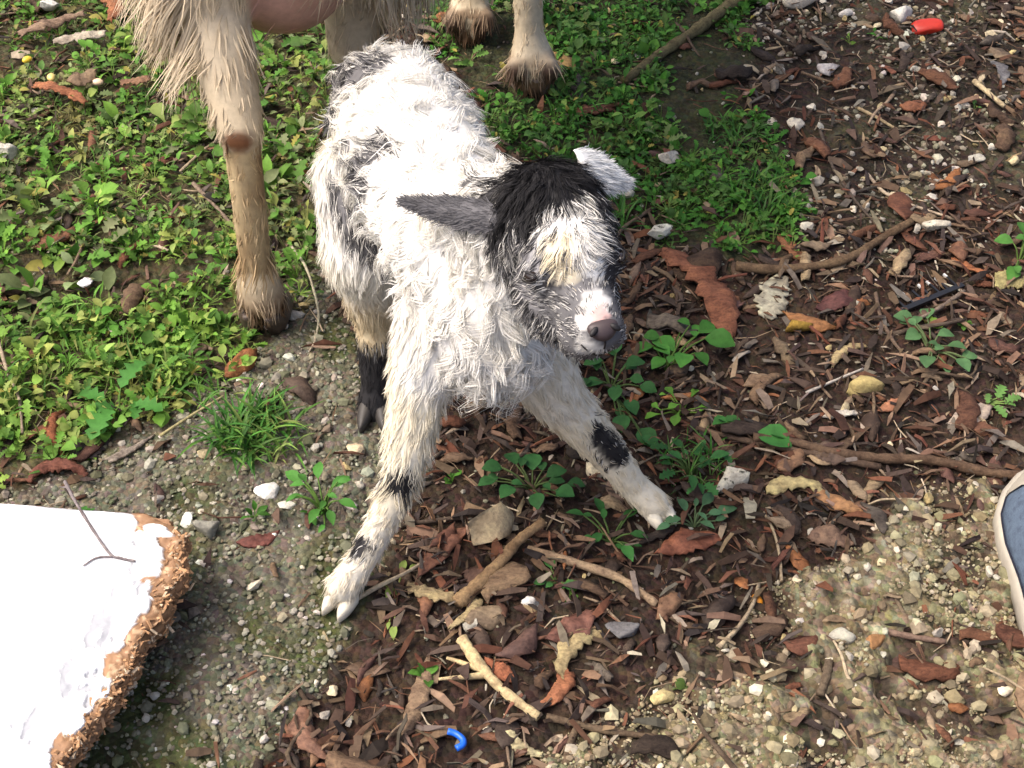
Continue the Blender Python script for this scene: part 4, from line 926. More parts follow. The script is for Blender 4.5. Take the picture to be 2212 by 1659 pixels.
# ---- stones one can pick out
CR, OC, WH, GR = (.56, .50, .38), (.42, .33, .16), (.68, .65, .58), (.26, .25, .21)
for a in [
    (1060, 1160, 112, 140, (.44, .345, .21), 'large angular grey-tan rock between the kid\'s front hooves', .35, False, 1.0),
    (1582, 1047, 96, 74, (.58, .54, .43), 'white rock speckled with black right of the kid\'s far hoof', .25, True, .6),
    (1278, 1020, 58, 60, (.60, .52, .36), 'rounded cream stone touching the kid\'s far foreleg', .1, False, .55),
    (1150, 1306, 50, 42, WH, 'small white stone below the large angular rock', 0, False, .7),
    (770, 975, 40, 46, (.62, .50, .33), 'pale peach stone left of the kid\'s knee', .3, False, .6),
    (578, 1068, 56, 64, (.74, .72, .66), 'jagged white stone on the grey gravel', .9, False, .5),
    (618, 1096, 44, 32, (.60, .58, .50), 'dull white flat stone beside a green sprig on the gravel', 0, False, .4),
    (592, 712, 62, 34, (.60, .56, .50), 'smooth off-white stone against the adult goat\'s hoof', -.2, False, .6),
    (640, 685, 54, 24, (.55, .52, .46), 'narrow chalky stone beside the adult goat\'s hoof', -.3, False, .5),
    (408, 1128, 40, 50, (.70, .70, .62), 'leaf-shaped white stone near the board\'s far corner', .5, False, .5),
    (448, 1150, 62, 66, GR, 'rounded mossy grey stone beside the chipboard corner', .2, False, .8),
    (114, 33, 48, 32, (.60, .58, .52), 'white stone in the weeds above a curled bark piece', .2, False, .7),
    (190, 630, 36, 34, (.80, .78, .78), 'bright white stone sunk in the lush weeds', .3, False, .6),
    (26, 350, 58, 50, (.52, .50, .42), 'pale lumpy stone at the frame edge in the weeds', .2, False, .6),
    (1722, 272, 46, 52, (.64, .58, .46), 'triangular cream stone on dark soil right of the weeds', 1.2, False, .5),
    (1442, 358, 50, 46, (.58, .53, .44), 'pale square stone in the weeds behind the kid\'s head', .4, False, .55),
    (1425, 521, 66, 46, (.58, .56, .46), 'white stone with a mossy notch right of the kid\'s brow', .2, True, .5),
    (1352, 436, 40, 44, (.50, .46, .34), 'mossy cream stone beside the kid\'s far ear', .2, False, .6),
    (1945, 45, 54, 66, (.66, .62, .54), 'upright white rock next to red plastic', .5, False, .9),
    (1730, 8, 92, 46, (.60, .53, .42), 'wide cream slab stone in moss', .1, False, .5),
    (1828, 34, 40, 32, (.62, .58, .52), 'white triangular stone between the slab stone and the upright rock', .3, False, .6),
    (2012, 496, 74, 40, (.62, .56, .44), 'hollow-topped cream stone beside a curved pale twig', .05, True, .5),
    (1860, 852, 90, 46, (.42, .33, .14), 'blocky ochre stone in brown litter', .08, False, .65),
    (1430, 1508, 62, 54, (.62, .50, .24), 'yellow lumpy stone in the sandy crust', .6, False, .6),
    (1562, 1550, 46, 46, (.58, .46, .24), 'rounded yellow stone set in sandy crust', .3, False, .5),
    (1822, 1384, 78, 62, (.42, .40, .33), 'grey-white rounded stone beside a rust-brown one', .2, False, .6),
    (1882, 1394, 62, 52, (.34, .18, .08), 'rust-brown angular stone beside a grey-white one', .6, False, .7),
    (1792, 152, 60, 50, (.46, .42, .40), 'flat greyish-pink stone on the dark upper soil', .6, False, .3),
    (1350, 1366, 92, 50, (.16, .155, .155), 'dark grey flat stone among bark strips', -.3, False, .4),
    (1720, 716, 66, 54, (.30, .19, .04), 'mottled yellow-brown lump under a curled orange leaf', .2, False, .7),
    (2105, 350, 40, 40, (.42, .39, .33), 'small knobbly stone on the dark litter', .2, True, .7),
]:
    stone(a[0], a[1], a[2], a[3], a[4], a[5], a[6], a[7], a[8])
# ---- bark, leaves, chips one can pick out
RUST = (.30, .105, .045)
for nm, lb, ct, p1, p2, w, c, cu, ar, sh in [
    ('bark_strip', 'long red-brown bark strip lying right of the kid\'s nose', 'bark', (1430, 555), (1572, 738), 68, (.22, .085, .045), .8, .05, 'bark'),
    ('bark_strip', 'orange-brown bark sliver beside the forked branch', 'bark', (1684, 514), (1752, 580), 26, (.26, .11, .05), .6, .05, 'bark'),
    ('dead_leaf', 'flat grey-beige torn leaf under the forked branch', 'leaf', (1682, 606), (1656, 690), 58, (.42, .39, .28), .3, .03, 'bark'),
    ('dead_leaf', 'curled orange leaf arching over a yellow-brown lump', 'leaf', (1690, 680), (1805, 712), 40, (.34, .15, .05), 1.2, .14, 'leaf'),
    ('dead_leaf', 'dark maroon leaf right of the curled orange leaf', 'leaf', (1760, 680), (1850, 640), 54, (.12, .045, .038), .4, .04, 'leaf'),
    ('bark_strip', 'yellow bark curl below the curled orange leaf', 'bark', (1795, 792), (1868, 752), 24, (.44, .33, .16), 1.3, .05, 'bark'),
    ('bark_strip', 'bright orange bark sliver on the right-hand litter', 'bark', (2056, 566), (2152, 610), 22, (.36, .13, .05), .6, .08, 'taper'),
    ('bark_strip', 'olive-yellow bark plate joined to an orange sliver', 'bark', (2146, 622), (2240, 618), 50, (.34, .29, .12), .4, .03, 'bark'),
    ('dead_leaf', 'long curled pod, yellow fading to brown, beside the sandy crust', 'leaf', (1655, 1062), (1772, 1064), 44, (.46, .37, .16), 1.3, .07, 'bark'),
    ('dead_leaf', 'banded orange-brown curled leaf trailing from a yellow pod', 'leaf', (1745, 1058), (1876, 1112), 42, (.34, .17, .07), 1.2, .06, 'leaf'),
    ('dead_leaf', 'glossy rust-orange leaf on the sandy crust', 'leaf', (1935, 1142), (2038, 1152), 40, (.42, .12, .03), .9, .08, 'leaf'),
    ('dead_leaf', 'rust-red folded leaf below the kid\'s far hoof', 'leaf', (1420, 1205), (1560, 1166), 62, (.26, .09, .045), .8, .07, 'leaf'),
    ('dead_leaf', 'round brown leaf on litter beside the sandy crust', 'leaf', (1742, 1172), (1842, 1180), 58, (.17, .10, .065), .6, .07, 'leaf'),
    ('dead_leaf', 'dark red curled leaf below a glossy rust-orange one', 'leaf', (1870, 1224), (1952, 1202), 28, (.18, .02, .018), 1.0, .06, 'leaf'),
    ('dead_leaf', 'pale tan crumpled leaf beside the dark red one', 'leaf', (1880, 1242), (1962, 1232), 36, (.42, .34, .21), .9, .06, 'leaf'),
    ('bark_strip', 'tan and orange bark strip at the foot of the litter', 'bark', (1296, 1372), (1212, 1470), 44, (.40, .31, .15), .9, .05, 'bark'),
    ('bark_strip', 'orange-red end piece of a bark strip', 'bark', (1226, 1452), (1160, 1536), 46, (.34, .13, .06), .9, .05, 'taper'),
    ('bark_chip', 'smooth red-brown oval chip beside a pale stalk', 'wood chip', (1048, 1432), (1112, 1478), 40, (.34, .115, .055), .6, .08, 'leaf'),
    ('dead_leaf', 'broad red-brown leaf above a tan bark strip', 'leaf', (1180, 1392), (1282, 1328), 66, (.17, .072, .05), .5, .05, 'leaf'),
    ('dead_leaf', 'pointed russet leaf left of the large angular rock', 'leaf', (905, 1256), (1008, 1150), 52, (.20, .085, .05), .4, .04, 'leaf'),
    ('bark_strip', 'tan wood strip below the kid\'s near hoof and rock', 'bark', (880, 1272), (990, 1298), 34, (.40, .30, .15), 1.0, .05, 'bark'),
    ('bark_strip', 'straw-coloured bark piece under the broken branch', 'bark', (1034, 1296), (970, 1368), 30, (.44, .34, .17), .9, .04, 'taper'),
    ('dead_leaf', 'brown leaf tilted between the broken branch and rock', 'leaf', (1000, 1240), (1080, 1260), 52, (.14, .075, .05), .5, .05, 'leaf'),
    ('bark_strip', 'long brown leaf strip near the blue plastic bit', 'bark', (870, 1600), (925, 1430), 46, (.25, .165, .10), .8, .04, 'leaf'),
    ('dead_leaf', 'curled red-brown leaf at the edge of the gravel', 'leaf', (660, 1520), (712, 1650), 56, (.21, .105, .065), 1.0, .05, 'leaf'),
    ('bark_strip', 'cream wood splinter beside the blue plastic bit', 'bark', (1096, 1576), (1170, 1636), 26, (.50, .43, .24), .3, .02, 'bark'),
    ('dead_leaf', 'maroon leaf scrap on the grey gravel', 'leaf', (512, 1176), (604, 1152), 36, (.17, .055, .04), .6, .05, 'leaf'),
    ('bark_strip', 'orange bark sliver lying in the left-hand weeds', 'bark', (82, 212), (190, 252), 28, (.36, .135, .06), .6, .06, 'bark'),
    ('bark_chip', 'brown flat chip near the adult goat\'s shaggy thigh', 'wood chip', (268, 206), (332, 206), 26, (.27, .145, .08), .3, .05, 'bark'),
    ('bark_strip', 'upright rusty bark flake in the far weeds', 'bark', (214, 20), (246, 74), 30, (.30, .115, .05), .6, .04, 'bark'),
    ('bark_strip', 'bleached wood piece in the far weeds', 'bark', (124, 116), (236, 98), 30, (.48, .41, .31), .6, .06, 'bark'),
    ('bark_strip', 'curled grey-tan bark piece beside bleached wood', 'bark', (50, 104), (190, 56), 30, (.30, .20, .13), 1.2, .05, 'bark'),
    ('dead_leaf', 'brown ribbed leaf among weeds near yellow grains', 'leaf', (152, 206), (218, 190), 52, (.22, .145, .08), .7, .09, 'leaf'),
    ('bark_strip', 'rust-coloured curled bark ring standing behind the board', 'bark', (132, 988), (140, 890), 30, (.26, .085, .035), 1.4, .20, 'bark'),
    ('dead_leaf', 'dark leaf beside the rust-coloured bark ring', 'leaf', (160, 1000), (236, 940), 78, (.055, .042, .038), .6, .06, 'leaf'),  # near-black sheet at the dark interior of the curled ring
    ('bark_strip', 'red-brown bark block against the board\'s far edge', 'bark', (66, 1040), (186, 1030), 44, (.19, .07, .045), .9, .10, 'bark'),
    ('bark_strip', 'grey wood splinter behind the board among gravel', 'bark', (232, 1004), (332, 944), 22, (.30, .25, .20), .6, .03, 'taper'),
    ('dead_leaf', 'large brown leaf below the forked branch, near the nose', 'leaf', (1520, 640), (1606, 668), 54, (.15, .075, .06), .5, .06, 'leaf'),
    ('bark_chip', 'white curled shell-like chip in the brown litter', 'wood chip', (1776, 905), (1856, 902), 20, (.56, .50, .42), .8, .05, 'leaf'),
    ('dead_leaf', 'orange-red narrow leaf on litter near an ochre stone', 'leaf', (1892, 892), (1962, 862), 26, (.34, .14, .07), .8, .05, 'leaf'),
    ('dead_leaf', 'pinkish-grey leaf with a green shoot on the right litter', 'leaf', (2046, 920), (2140, 884), 46, (.32, .25, .20), .4, .05, 'leaf'),
    ('dead_leaf', 'orange leaf on the dark upper soil', 'leaf', (2010, 415), (2070, 370), 30, (.30, .115, .035), .8, .07, 'leaf'),
    ('dead_leaf', 'dull orange leaf above two straw sticks', 'leaf', (1942, 240), (2000, 236), 40, (.24, .09, .04), .7, .08, 'leaf'),
    ('bark_chip', 'slate-coloured narrow chip on the upper right soil', 'wood chip', (2134, 130), (2160, 190), 24, (.16, .155, .16), .3, .03, 'leaf'),
    ('dead_leaf', 'broad dark brown leaf over the root near sandy crust', 'leaf', (1740, 968), (1822, 1010), 50, (.13, .085, .06), .5, .06, 'leaf'),
    ('dead_leaf', 'amber fallen leaf by the adult goat\'s front hoof', 'leaf', (1185, 118), (1240, 160), 60, (.34, .21, .07), .5, .1, 'leaf'),
]:
    c = tuple(.92*np.array(c)*.88+.08*np.mean(c)*.88); cu *= .7
    strip(nm, lb, ct, p1, p2, w, c, cu, ar, sh, material=M['deadleaf'] if nm == 'dead_leaf' else M['bark'])
# ---- branches, twigs, stalks
twig('branch', 'thick forked brown branch with a pale broken end on litter', [(1588, 590), (1660, 596), (1752, 590), (1830, 572), (1900, 530), (1966, 492)], .0042, .0038, (.13, .085, .05), .004, fork=[(.26, [(1690, 576), (1708, 566)], .003, .0022)], cat='branch')
twig('branch', 'broken tan branch leaning over the large angular rock', [(1172, 1152, .008), (1120, 1192, .008), (1080, 1232, .004), (1020, 1285), (988, 1312)], .0038, .0058, (.26, .17, .09), .002, cat='branch')
twig('stalk', 'pale split stalk with two splinters in the litter', [(998, 1398, .004), (1040, 1452), (1090, 1505), (1164, 1560)], .0046, .0032, (.46, .36, .20), .002, fork=[(.45, [(1000, 1474), (948, 1478)], .003, .001), (.4, [(990, 1440), (965, 1432)], .0025, .001)], cat='stalk')
twig('root', 'long dark root curving across the right-hand litter', [(1625, 955), (1700, 962), (1790, 985), (1900, 1000), (2010, 1004), (2130, 1030), (2230, 1040)], .0036, .0042, (.11, .07, .045), .002, cat='root')
twig('root', 'straight dark root running below the long one', [(1500, 930), (1600, 955), (1750, 985), (1900, 1015)], .0022, .003, (.09, .06, .042), .001, cat='root')
twig('branch', 'mossy fallen branch half buried in the weeds', [(1348, 186), (1420, 132), (1500, 78), (1560, 34), (1640, -20)], .0045, .008, (.12, .10, .05), .002, cat='branch')
twig('twig', 'thin dark twig on the upper right soil', [(1770, 285), (1800, 370), (1840, 430), (1888, 486)], .0018, .0014, (.09, .07, .055))
twig('twig', 'slim curved pale twig over a hollow cream stone', [(1872, 385), (1910, 425), (1970, 452), (2060, 482)], .0017, .0012, (.44, .35, .25), .003)
twig('twig', 'dark twig running down from the forked branch', [(1890, 640), (1900, 690), (1925, 740), (1950, 772)], .002, .0014, (.13, .09, .065), .002)
twig('twig', 'grey twig angled over the black comb strip', [(2080, 640), (2020, 680), (1968, 706)], .0022, .0014, (.17, .13, .10), .004)
twig('twig', 'dark straight stick pointing at the rock from behind the hoof', [(862, 1142), (940, 1132), (1022, 1122)], .0022, .0018, (.075, .055, .042), .002)
twig('twig', 'brown curved stick below the kid\'s far hoof', [(1140, 1195), (1240, 1225), (1340, 1260), (1418, 1315)], .0034, .003, (.27, .19, .12), .002)
twig('twig', 'short upright dark stick in the sandy crust', [(1788, 1440), (1780, 1480), (1768, 1512)], .0034, .003, (.12, .09, .06), .003)
twig('twig', 'two-legged forked twig on the sandy crust', [(1872, 1348), (1890, 1310), (1902, 1270)], .0022, .0018, (.16, .12, .08), .003, fork=[(.98, [(1930, 1300), (1958, 1352)], .002, .0015)])
twig('twig', 'dark stick lying across the lower litter', [(1180, 1556), (1300, 1584), (1430, 1602)], .0026, .0022, (.12, .085, .055), .002, fork=[(.35, [(1232, 1610), (1222, 1659)], .0026, .003)])
twig('twig', 'horizontal brown twig on crust below the forked twig', [(1890, 1366), (1960, 1382), (2040, 1394)], .0026, .002, (.18, .12, .09), .002)
twig('twig', 'slender forked grey twig lying on the white board', [(140, 1040, .004), (168, 1092, .006), (232, 1190, .001), (262, 1206), (292, 1212)], .0013, .0009, (.20, .17, .17), fork=[(.60, [(208, 1205), (180, 1222)], .0009, .0006), (.08, [(128, 1052)], .0008, .0004)], z0=.062, cat='twig')
twig('straw', 'upper one of two pale straw sticks on the upper right soil', [(2100, 186), (2166, 242)], .0028, .0026, (.50, .40, .24), .004, cat='straw')
twig('straw', 'lower one of two pale straw sticks on the upper right soil', [(2104, 214), (2152, 250)], .0022, .002, (.44, .34, .20), .002, cat='straw')
twig('straw', 'tan straw on the dark upper soil', [(1848, 238), (1895, 262), (1938, 288)], .0018, .0015, (.40, .31, .18), .002, cat='straw')
twig('straw', 'silvery straw lying above the ochre stone', [(1740, 858), (1800, 832), (1862, 806)], .0014, .0010, (.42, .38, .33), .004, cat='straw')
twig('straw', 'bent pale stem arching beside the adult goat\'s hoof', [(634, 560, .012), (668, 620, .018), (690, 690, .008), (684, 735)], .0011, .0011, (.42, .38, .26), .002, cat='straw')
twig('twig', 'pale thin twig crossing the left weeds to the goat\'s leg', [(392, 384), (440, 340), (478, 312)], .0016, .0014, (.30, .24, .16), .006)
twig('twig', 'brown crooked twig under the left weeds', [(420, 410), (470, 462), (512, 508), (545, 535)], .002, .0014, (.20, .15, .11), .006)
twig('twig', 'curved bare stem at the frame edge in the weeds', [(0, 740), (22, 820), (48, 880), (56, 958)], .0016, .0012, (.30, .24, .17), .01)
twig('straw', 'dry grass stem slanting over the weeds behind the board', [(350, 958), (420, 912), (486, 872)], .0013, .0010, (.34, .30, .15), .008, cat='straw')
# ---- odds and ends
def plastic_bits():
    V, F = ico(3); r = np.random.default_rng(5)
    p = on_ground(2000, 66); Q = np.clip(V*1.25, -1, 1)*(1+.12*noise3(V, 2, 3)[:, :1])*np.array((.0165, .0085, .005))
    obj('plastic_piece', mesh_np('plastic_piece', Q, F), M['plastic'], label='red plastic piece next to an upright white rock', cat='plastic', loc=p+Vector((0, 0, .005)), rot=(.2, -.1, .12), color=(.55, .035, .015))
    pts = [on_ground(*q)+Vector((0, 0, .008)) for q in ((968, 1593), (985, 1598), (1000, 1610), (1000, 1622), (986, 1630))]
    V, F = tube(bezier(pts, 16), .0024, 8); obj('plastic_ring', mesh_np('plastic_ring', V, F), M['plastic'], label='blue plastic ring half buried in the litter', cat='plastic', color=(.01, .12, .62))
    root = obj('comb', None, label='black plastic comb strip with whitened teeth under a twig', cat='comb')
    a = on_ground(1936, 668); b = on_ground(2066, 622); d = b-a; L = d.length; ang = math.atan2(d.y, d.x); z = max(a.z, b.z)+.003
    def bx(nm, cx, cy, w, h, t, col):
        V = np.array([(sx*w/2, sy*h/2, sz*t/2) for sx in (-1, 1) for sy in (-1, 1) for sz in (-1, 1)]); Fq = np.array([[0, 1, 3, 2], [4, 6, 7, 5], [0, 4, 5, 1], [2, 3, 7, 6], [0, 2, 6, 4], [1, 5, 7, 3]])
        R = np.array(Matrix.Rotation(ang, 3, 'Z')); V = (V+np.array((cx, cy, 0)))@R.T+np.array((*((a+b)/2)[:2], z)); return obj(nm, mesh_np(nm, V, Fq, smooth=False), M['plastic'], root, color=col)
    bx('spine', 0, -.006, L, .005, .003, (.012, .012, .013))
    for k in range(7):
        x = -L*.42+k*L*.14
        bx('tooth', x, .003, .0018, .014, .0018, (.014, .014, .015)); 
        if k not in (2, ): bx('tooth_tip', x, .0115, .002, .0045, .002, (.6, .6, .58)); 
plastic_bits()
def grains():
    for k, (px, py, w, c, lb) in enumerate([(66, 157, 22, (.75, .52, .04), 'deep yellow maize grain beside a dark stem in the weeds'), (118, 196, 24, (.72, .55, .18), 'yellow maize grain above the orange bark sliver'), (218, 206, 24, (.72, .52, .34), 'cream maize grain left of the brown flat chip'),
                                            (1634, 1300, 30, (.62, .24, .02), 'bright orange kernel at the edge of the sandy crust'), (2150, 1440, 26, (.62, .40, .12), 'amber kernel beside the shoe'), (666, 390, 46, (.34, .14, .04), 'orange-brown nut husk left of the kid\'s flank')]):
        p = on_ground(px, py); s = w/ppm(px, py)/2; V, F = ico(3); V = V*np.array((s, s*.75, s*.6)); V[:, 0] *= 1-.25*(V[:, 1]/s)
        obj('grain', mesh_np('grain', V, F), M['plastic'] if k != 5 else M['bark'], label=lb, cat='grain', loc=p+Vector((0, 0, s*.45+(.014 if px < 600 and py < 300 else 0))), rot=(0, 0, random.uniform(0, 3)), color=c)
grains()
# ---- named weeds with leaves of their own
def sprig(label, px, py, leaves, col, tall=.02, name='weed', kind='round', cat='weed'):
    """leaves: (px, py, length px, heading deg in the ground plane)"""
    b = on_ground(px, py); root = obj(name, None, label=label, cat=cat, loc=b)
    sp = []; leaves = leaves+[(x+random.uniform(-26, 26), y+random.uniform(-20, 20), l*random.uniform(.5, .8), a+random.uniform(-70, 70)) for x, y, l, a in leaves]
    for k, (x, y, l, a) in enumerate(leaves):
        q = on_ground(x, y); h = tall*random.uniform(.45, 1.0); L = l/ppm(x, y)*.98; V, F = BL[kind if not isinstance(kind, (list, tuple)) else kind[k % len(kind)]]
        # finer blade
        R = np.array(Matrix.Rotation(math.radians(a), 3, 'Z')@Matrix.Rotation(random.uniform(-.25, .12), 3, 'Y')@Matrix.Rotation(random.uniform(-.3, .3), 3, 'X'))
        f = random.uniform(.75, 1.3); cc = np.array(col)*f
        Vv = (V*np.array((L, L, L)))@R.T+np.array(q-b)+np.array((0, 0, h)); c0 = np.array(q-b)+np.array((0, 0, h))
        obj('leaf', mesh_np('leaf', Vv, F, np.tile(cc, (len(Vv), 1))), M['leaf'], root)
        st = bezier([Vector((0, 0, -.002)), Vector(((c0[0])*.5, c0[1]*.5, h*.75)), Vector(c0)], 7); sp.append((*tube(st, np.linspace(.0010, .0006, 7), 5, False), np.array(col)*.9+np.array((.05, .02, .01))))
    V, Fs, C = merge(sp); obj('stem', mesh_np('stem', V, Fs, C), M['leaf'], root)
    return root
LG, DG = (.05, .17, .026), (.028, .10, .026)
sprig('broad-leaved green weed right of the kid\'s chin', 1440, 800, [(1410, 762, 46, 200), (1470, 728, 50, 100), (1455, 775, 60, 140), (1520, 760, 66, -20), (1480, 790, 52, 250), (1500, 742, 44, 60), (1435, 790, 40, 220)], LG, .018)
sprig('small-leaved weed behind the kid\'s far foreleg', 1320, 840, [(1300, 800, 42, 190), (1330, 780, 40, 100), (1350, 815, 46, 20), (1300, 840, 42, 210), (1330, 860, 40, 260), (1380, 850, 40, 340), (1350, 880, 44, 300), (1340, 920, 48, 270), (1380, 940, 56, 300)], (.038, .125, .032), .014)
sprig('yellowish fleshy sprout beside the long dark root', 1470, 895, [(1430, 905, 40, 190), (1455, 880, 36, 120), (1490, 875, 34, 60), (1465, 910, 44, 250), (1500, 895, 30, 10)], (.10, .24, .03), .012, kind='spoon')
sprig('large single-leaved seedling on the long dark root', 1600, 930, [(1632, 948, 80, -25), (1600, 925, 36, 170), (1575, 918, 42, 200)], (.04, .15, .03), .010, kind='round')
sprig('feathery weed patch beyond the kid\'s far hoof', 1490, 1030, [(1440, 1000, 40, 180), (1470, 985, 38, 120), (1500, 1000, 44, 60), (1530, 1020, 44, 10), (1455, 1040, 40, 210), (1490, 1060, 42, 270), (1520, 1075, 42, 300), (1470, 1020, 36, 150), (1505, 1030, 36, 30)], (.034, .125, .03), .02, kind=['lobed', 'oval'])
sprig('grey-green upright seedling at the kid\'s far hoof tip', 1500, 1138, [(1480, 1120, 44, 110), (1515, 1110, 48, 55), (1470, 1135, 44, 190), (1545, 1120, 52, 20), (1510, 1140, 36, 330)], (.075, .17, .075), .012, kind='oval')
sprig('dark trailing weed between the kid\'s forelegs', 1150, 1060, [(1085, 1035, 46, 190), (1115, 1020, 44, 120), (1150, 1030, 52, 90), (1180, 1045, 48, 20), (1200, 1080, 46, 330), (1160, 1085, 44, 270), (1110, 1075, 46, 230), (1070, 1060, 40, 200), (1225, 1060, 40, 0)], DG, .014)
sprig('small green weed right of the large angular rock', 1320, 1170, [(1260, 1130, 40, 170), (1300, 1120, 44, 110), (1345, 1135, 46, 40), (1360, 1170, 40, 350), (1300, 1165, 40, 220), (1345, 1195, 52, 290)], (.035, .13, .028), .012, kind='oval')
sprig('bright leafy sprig growing from the grey gravel', 700, 1105, [(655, 1065, 52, 140), (690, 1055, 48, 90), (720, 1080, 46, 30), (735, 1110, 44, 340), (690, 1120, 44, 250), (660, 1100, 40, 200), (715, 1140, 40, 290)], (.06, .19, .03), .022, kind='oval')
sprig('pale green weed at the comb\'s end on the right litter', 2010, 760, [(1970, 705, 44, 160), (2000, 700, 40, 80), (1985, 730, 42, 210), (2020, 745, 40, 10), (2040, 765, 42, 340), (2000, 790, 44, 250), (2060, 795, 42, 300), (2075, 785, 34, 20)], (.075, .16, .06), .012)
sprig('yellow-green shoot at the right end of the litter', 2130, 876, [(2150, 872, 44, 60), (2165, 880, 38, 10), (2145, 890, 36, 300)], (.12, .25, .06), .010, kind='lobed')
sprig('small weed with bright leaves at the frame edge', 2200, 570, [(2180, 550, 40, 160), (2205, 530, 40, 90), (2215, 570, 44, 0), (2190, 600, 40, 230)], (.06, .17, .03), .02)
sprig('little green weed under the kid\'s far hoof on litter', 1205, 1262, [(1190, 1235, 32, 100), (1218, 1270, 32, 330), (1180, 1265, 28, 190)], (.04, .13, .03), .006)
sprig('dark weed behind the board among wood bits', 260, 905, [(230, 880, 80, 160), (270, 870, 84, 60), (250, 915, 90, 250), (300, 905, 70, 340)], (.055, .18, .03), .02, kind='lobed')
sprig('two yellow-green leaves beside the kid\'s near hoof', 858, 1285, [(868, 1240, 34, 80), (848, 1275, 34, 250), (852, 1356, 36, 270)], (.22, .30, .07), .004, kind='oval')
# ---- many alike small things (each one its own object, shared shapes)
def fill():
    chips = [strip_mesh(1, random.uniform(.3, .6), random.uniform(.3, 1.2), random.uniform(.02, .10), 900+k, 8, 3, 'bark', .06) for k in range(8)]
    leaves = [strip_mesh(1, random.uniform(.22, .5), random.uniform(.3, 1.1), random.uniform(.03, .14), 950+k, 9, 4, 'leaf', .03) for k in range(12)]
    stones = [stone_mesh(700+k, (1, .8, .6), 8, 2, .09) for k in range(8)]
    for q in stones: q.polygons.foreach_set('use_smooth', np.zeros(len(q.polygons), bool))
    LM = [('the kid\'s near hoof', 752, 1290), ('the kid\'s far hoof', 1420, 1095), ('the adult goat\'s hind hoof', 572, 690), ('the adult goat\'s front hooves', 1100, 150), ('the white board', 300, 1200), ('the blue shoe', 2170, 1200), ('the forked branch', 1780, 590), ('the black comb', 2000, 650), ('the red plastic', 2000, 66), ('the blue plastic ring', 990, 1605), ('the large angular rock', 1060, 1168), ('the speckled white rock', 1582, 1047), ('the two straw sticks', 2130, 220), ('the long dark root', 1900, 1000), ('the pale split stalk', 1080, 1480), ('the rusty-orange leaf', 1985, 1147), ('the ochre block', 1860, 852), ('the rust-brown stone', 1882, 1394), ('the triangular cream stone', 1722, 272), ('the orange kernel', 1634, 1300), ('the yellow lumpy stone', 1430, 1508), ('the adult goat\'s shaggy thigh', 380, 120), ('the orange bark sliver', 136, 232), ('the mossy fallen branch', 1470, 100), ('the broad-leaved weed', 1470, 760), ('the gravel sprig', 700, 1100)]
    LMP = [(n_, gz(a, b)) for n_, a, b in LM]
    def hue(c):
        r, g, b = c; m = (r+g+b)/3
        if r > 2.2*g: return 'rust-red' if m > .09 else 'maroon'
        if r > 1.65*g: return 'reddish-brown' if m > .08 else 'dark brown'
        if m > .36: return 'whitish'
        if m > .26: return 'cream' if r > 1.35*b else 'pale grey'
        if m > .16: return 'tan'
        return 'brown' if m > .09 else 'blackish-brown'
    def where(x, y, z):
        k = max(z, key=z.get)
        g = {'ga': 'in the weeds', 'gb': 'in the weeds', 'grey': 'on grey gravel', 'och': 'on sandy crust', 'upr': 'on dark soil'}[k] if z[k] > .4 else 'on brown litter'
        return g+' near '+min(LMP, key=lambda q: (q[1].x-x)**2+(q[1].y-y)**2)[0]
    def go(n, name, protos, material, size, pal, label, cat, group, wfun, lo=(-.6, .45), hi=(.6, 1.6), tilt=.15, sink=0.):
        c = 0; X = RNG.uniform(lo[0], hi[0], n*25); Y = RNG.uniform(lo[1], hi[1], n*25); px, py = to_px(X, Y)
        ok = (px > -60) & (px < 2280) & (py > -60) & (py < 1720) & free(X, Y); X, Y = X[ok], Y[ok]; ok = wfun(X, Y) > RNG.random(len(X)); X, Y = X[ok][:n], Y[ok][:n]; Z_ = hgt(X, Y)+.006*crustf(X, Y, zones(X, Y)['och']); ZN = zones(X, Y)
        for x, y, z in zip(X, Y, Z_):
            me = protos[c % len(protos)]
            if not me.materials: me.materials.append(material)
            s = size[0]*(size[1]/size[0])**(random.random()**1.3); col = random.choice(pal); f = random.uniform(.75, 1.3)
            o = bpy.data.objects.new(name, me); COL.objects.link(o)
            o.location = (x, y, z+s*sink+random.uniform(0, .003)*(1-abs(sink))); o.rotation_euler = (random.gauss(0, tilt), random.gauss(0, tilt), random.uniform(0, 6.28))
            o.scale = (s, s*random.uniform(.7, 1.3), s*random.uniform(.8, 1.4)); o.color = (col[0]*f, col[1]*f, col[2]*f, 1)
            sz = (s-size[0])/(size[1]-size[0]); o['label'] = ('little ' if sz < .3 else 'mid-sized ' if sz < .65 else 'larger ')+hue(o.color[:3])+' '+label+' '+where(x, y, {a: b[c] for a, b in ZN.items()}); o['category'] = cat; o['group'] = group; c += 1
    RED = [(.115, .050, .032), (.15, .070, .040), (.09, .045, .034), (.17, .095, .055), (.075, .042, .034), (.12, .08, .058), (.22, .09, .035)]
    go(290, 'bark_chip', chips, M['bark'], (.012, .045), BROWNS+RED[:3]+[(.30, .22, .13), (.05, .035, .026), (.04, .03, .024)], 'bark chip', 'wood chip', 'loose bark chips', lambda x, y: np.clip(brown_w(x, y)+.06, 0, 1))
    go(290, 'dead_leaf', leaves, M['deadleaf'], (.015, .042), RED+BROWNS+[(.05, .034, .026), (.06, .04, .03), (.24, .17, .10)], 'leaf scrap', 'leaf', 'fallen leaf scraps', lambda x, y: np.clip(brown_w(x, y)+.08, 0, 1), tilt=.2)
    def sw(x, y):
        z = zones(x, y); return np.clip(.10+.22*z['och']+.14*z['grey']+.65*z['upr']-z['ga']*.06-z['gb']*.04, 0, 1)
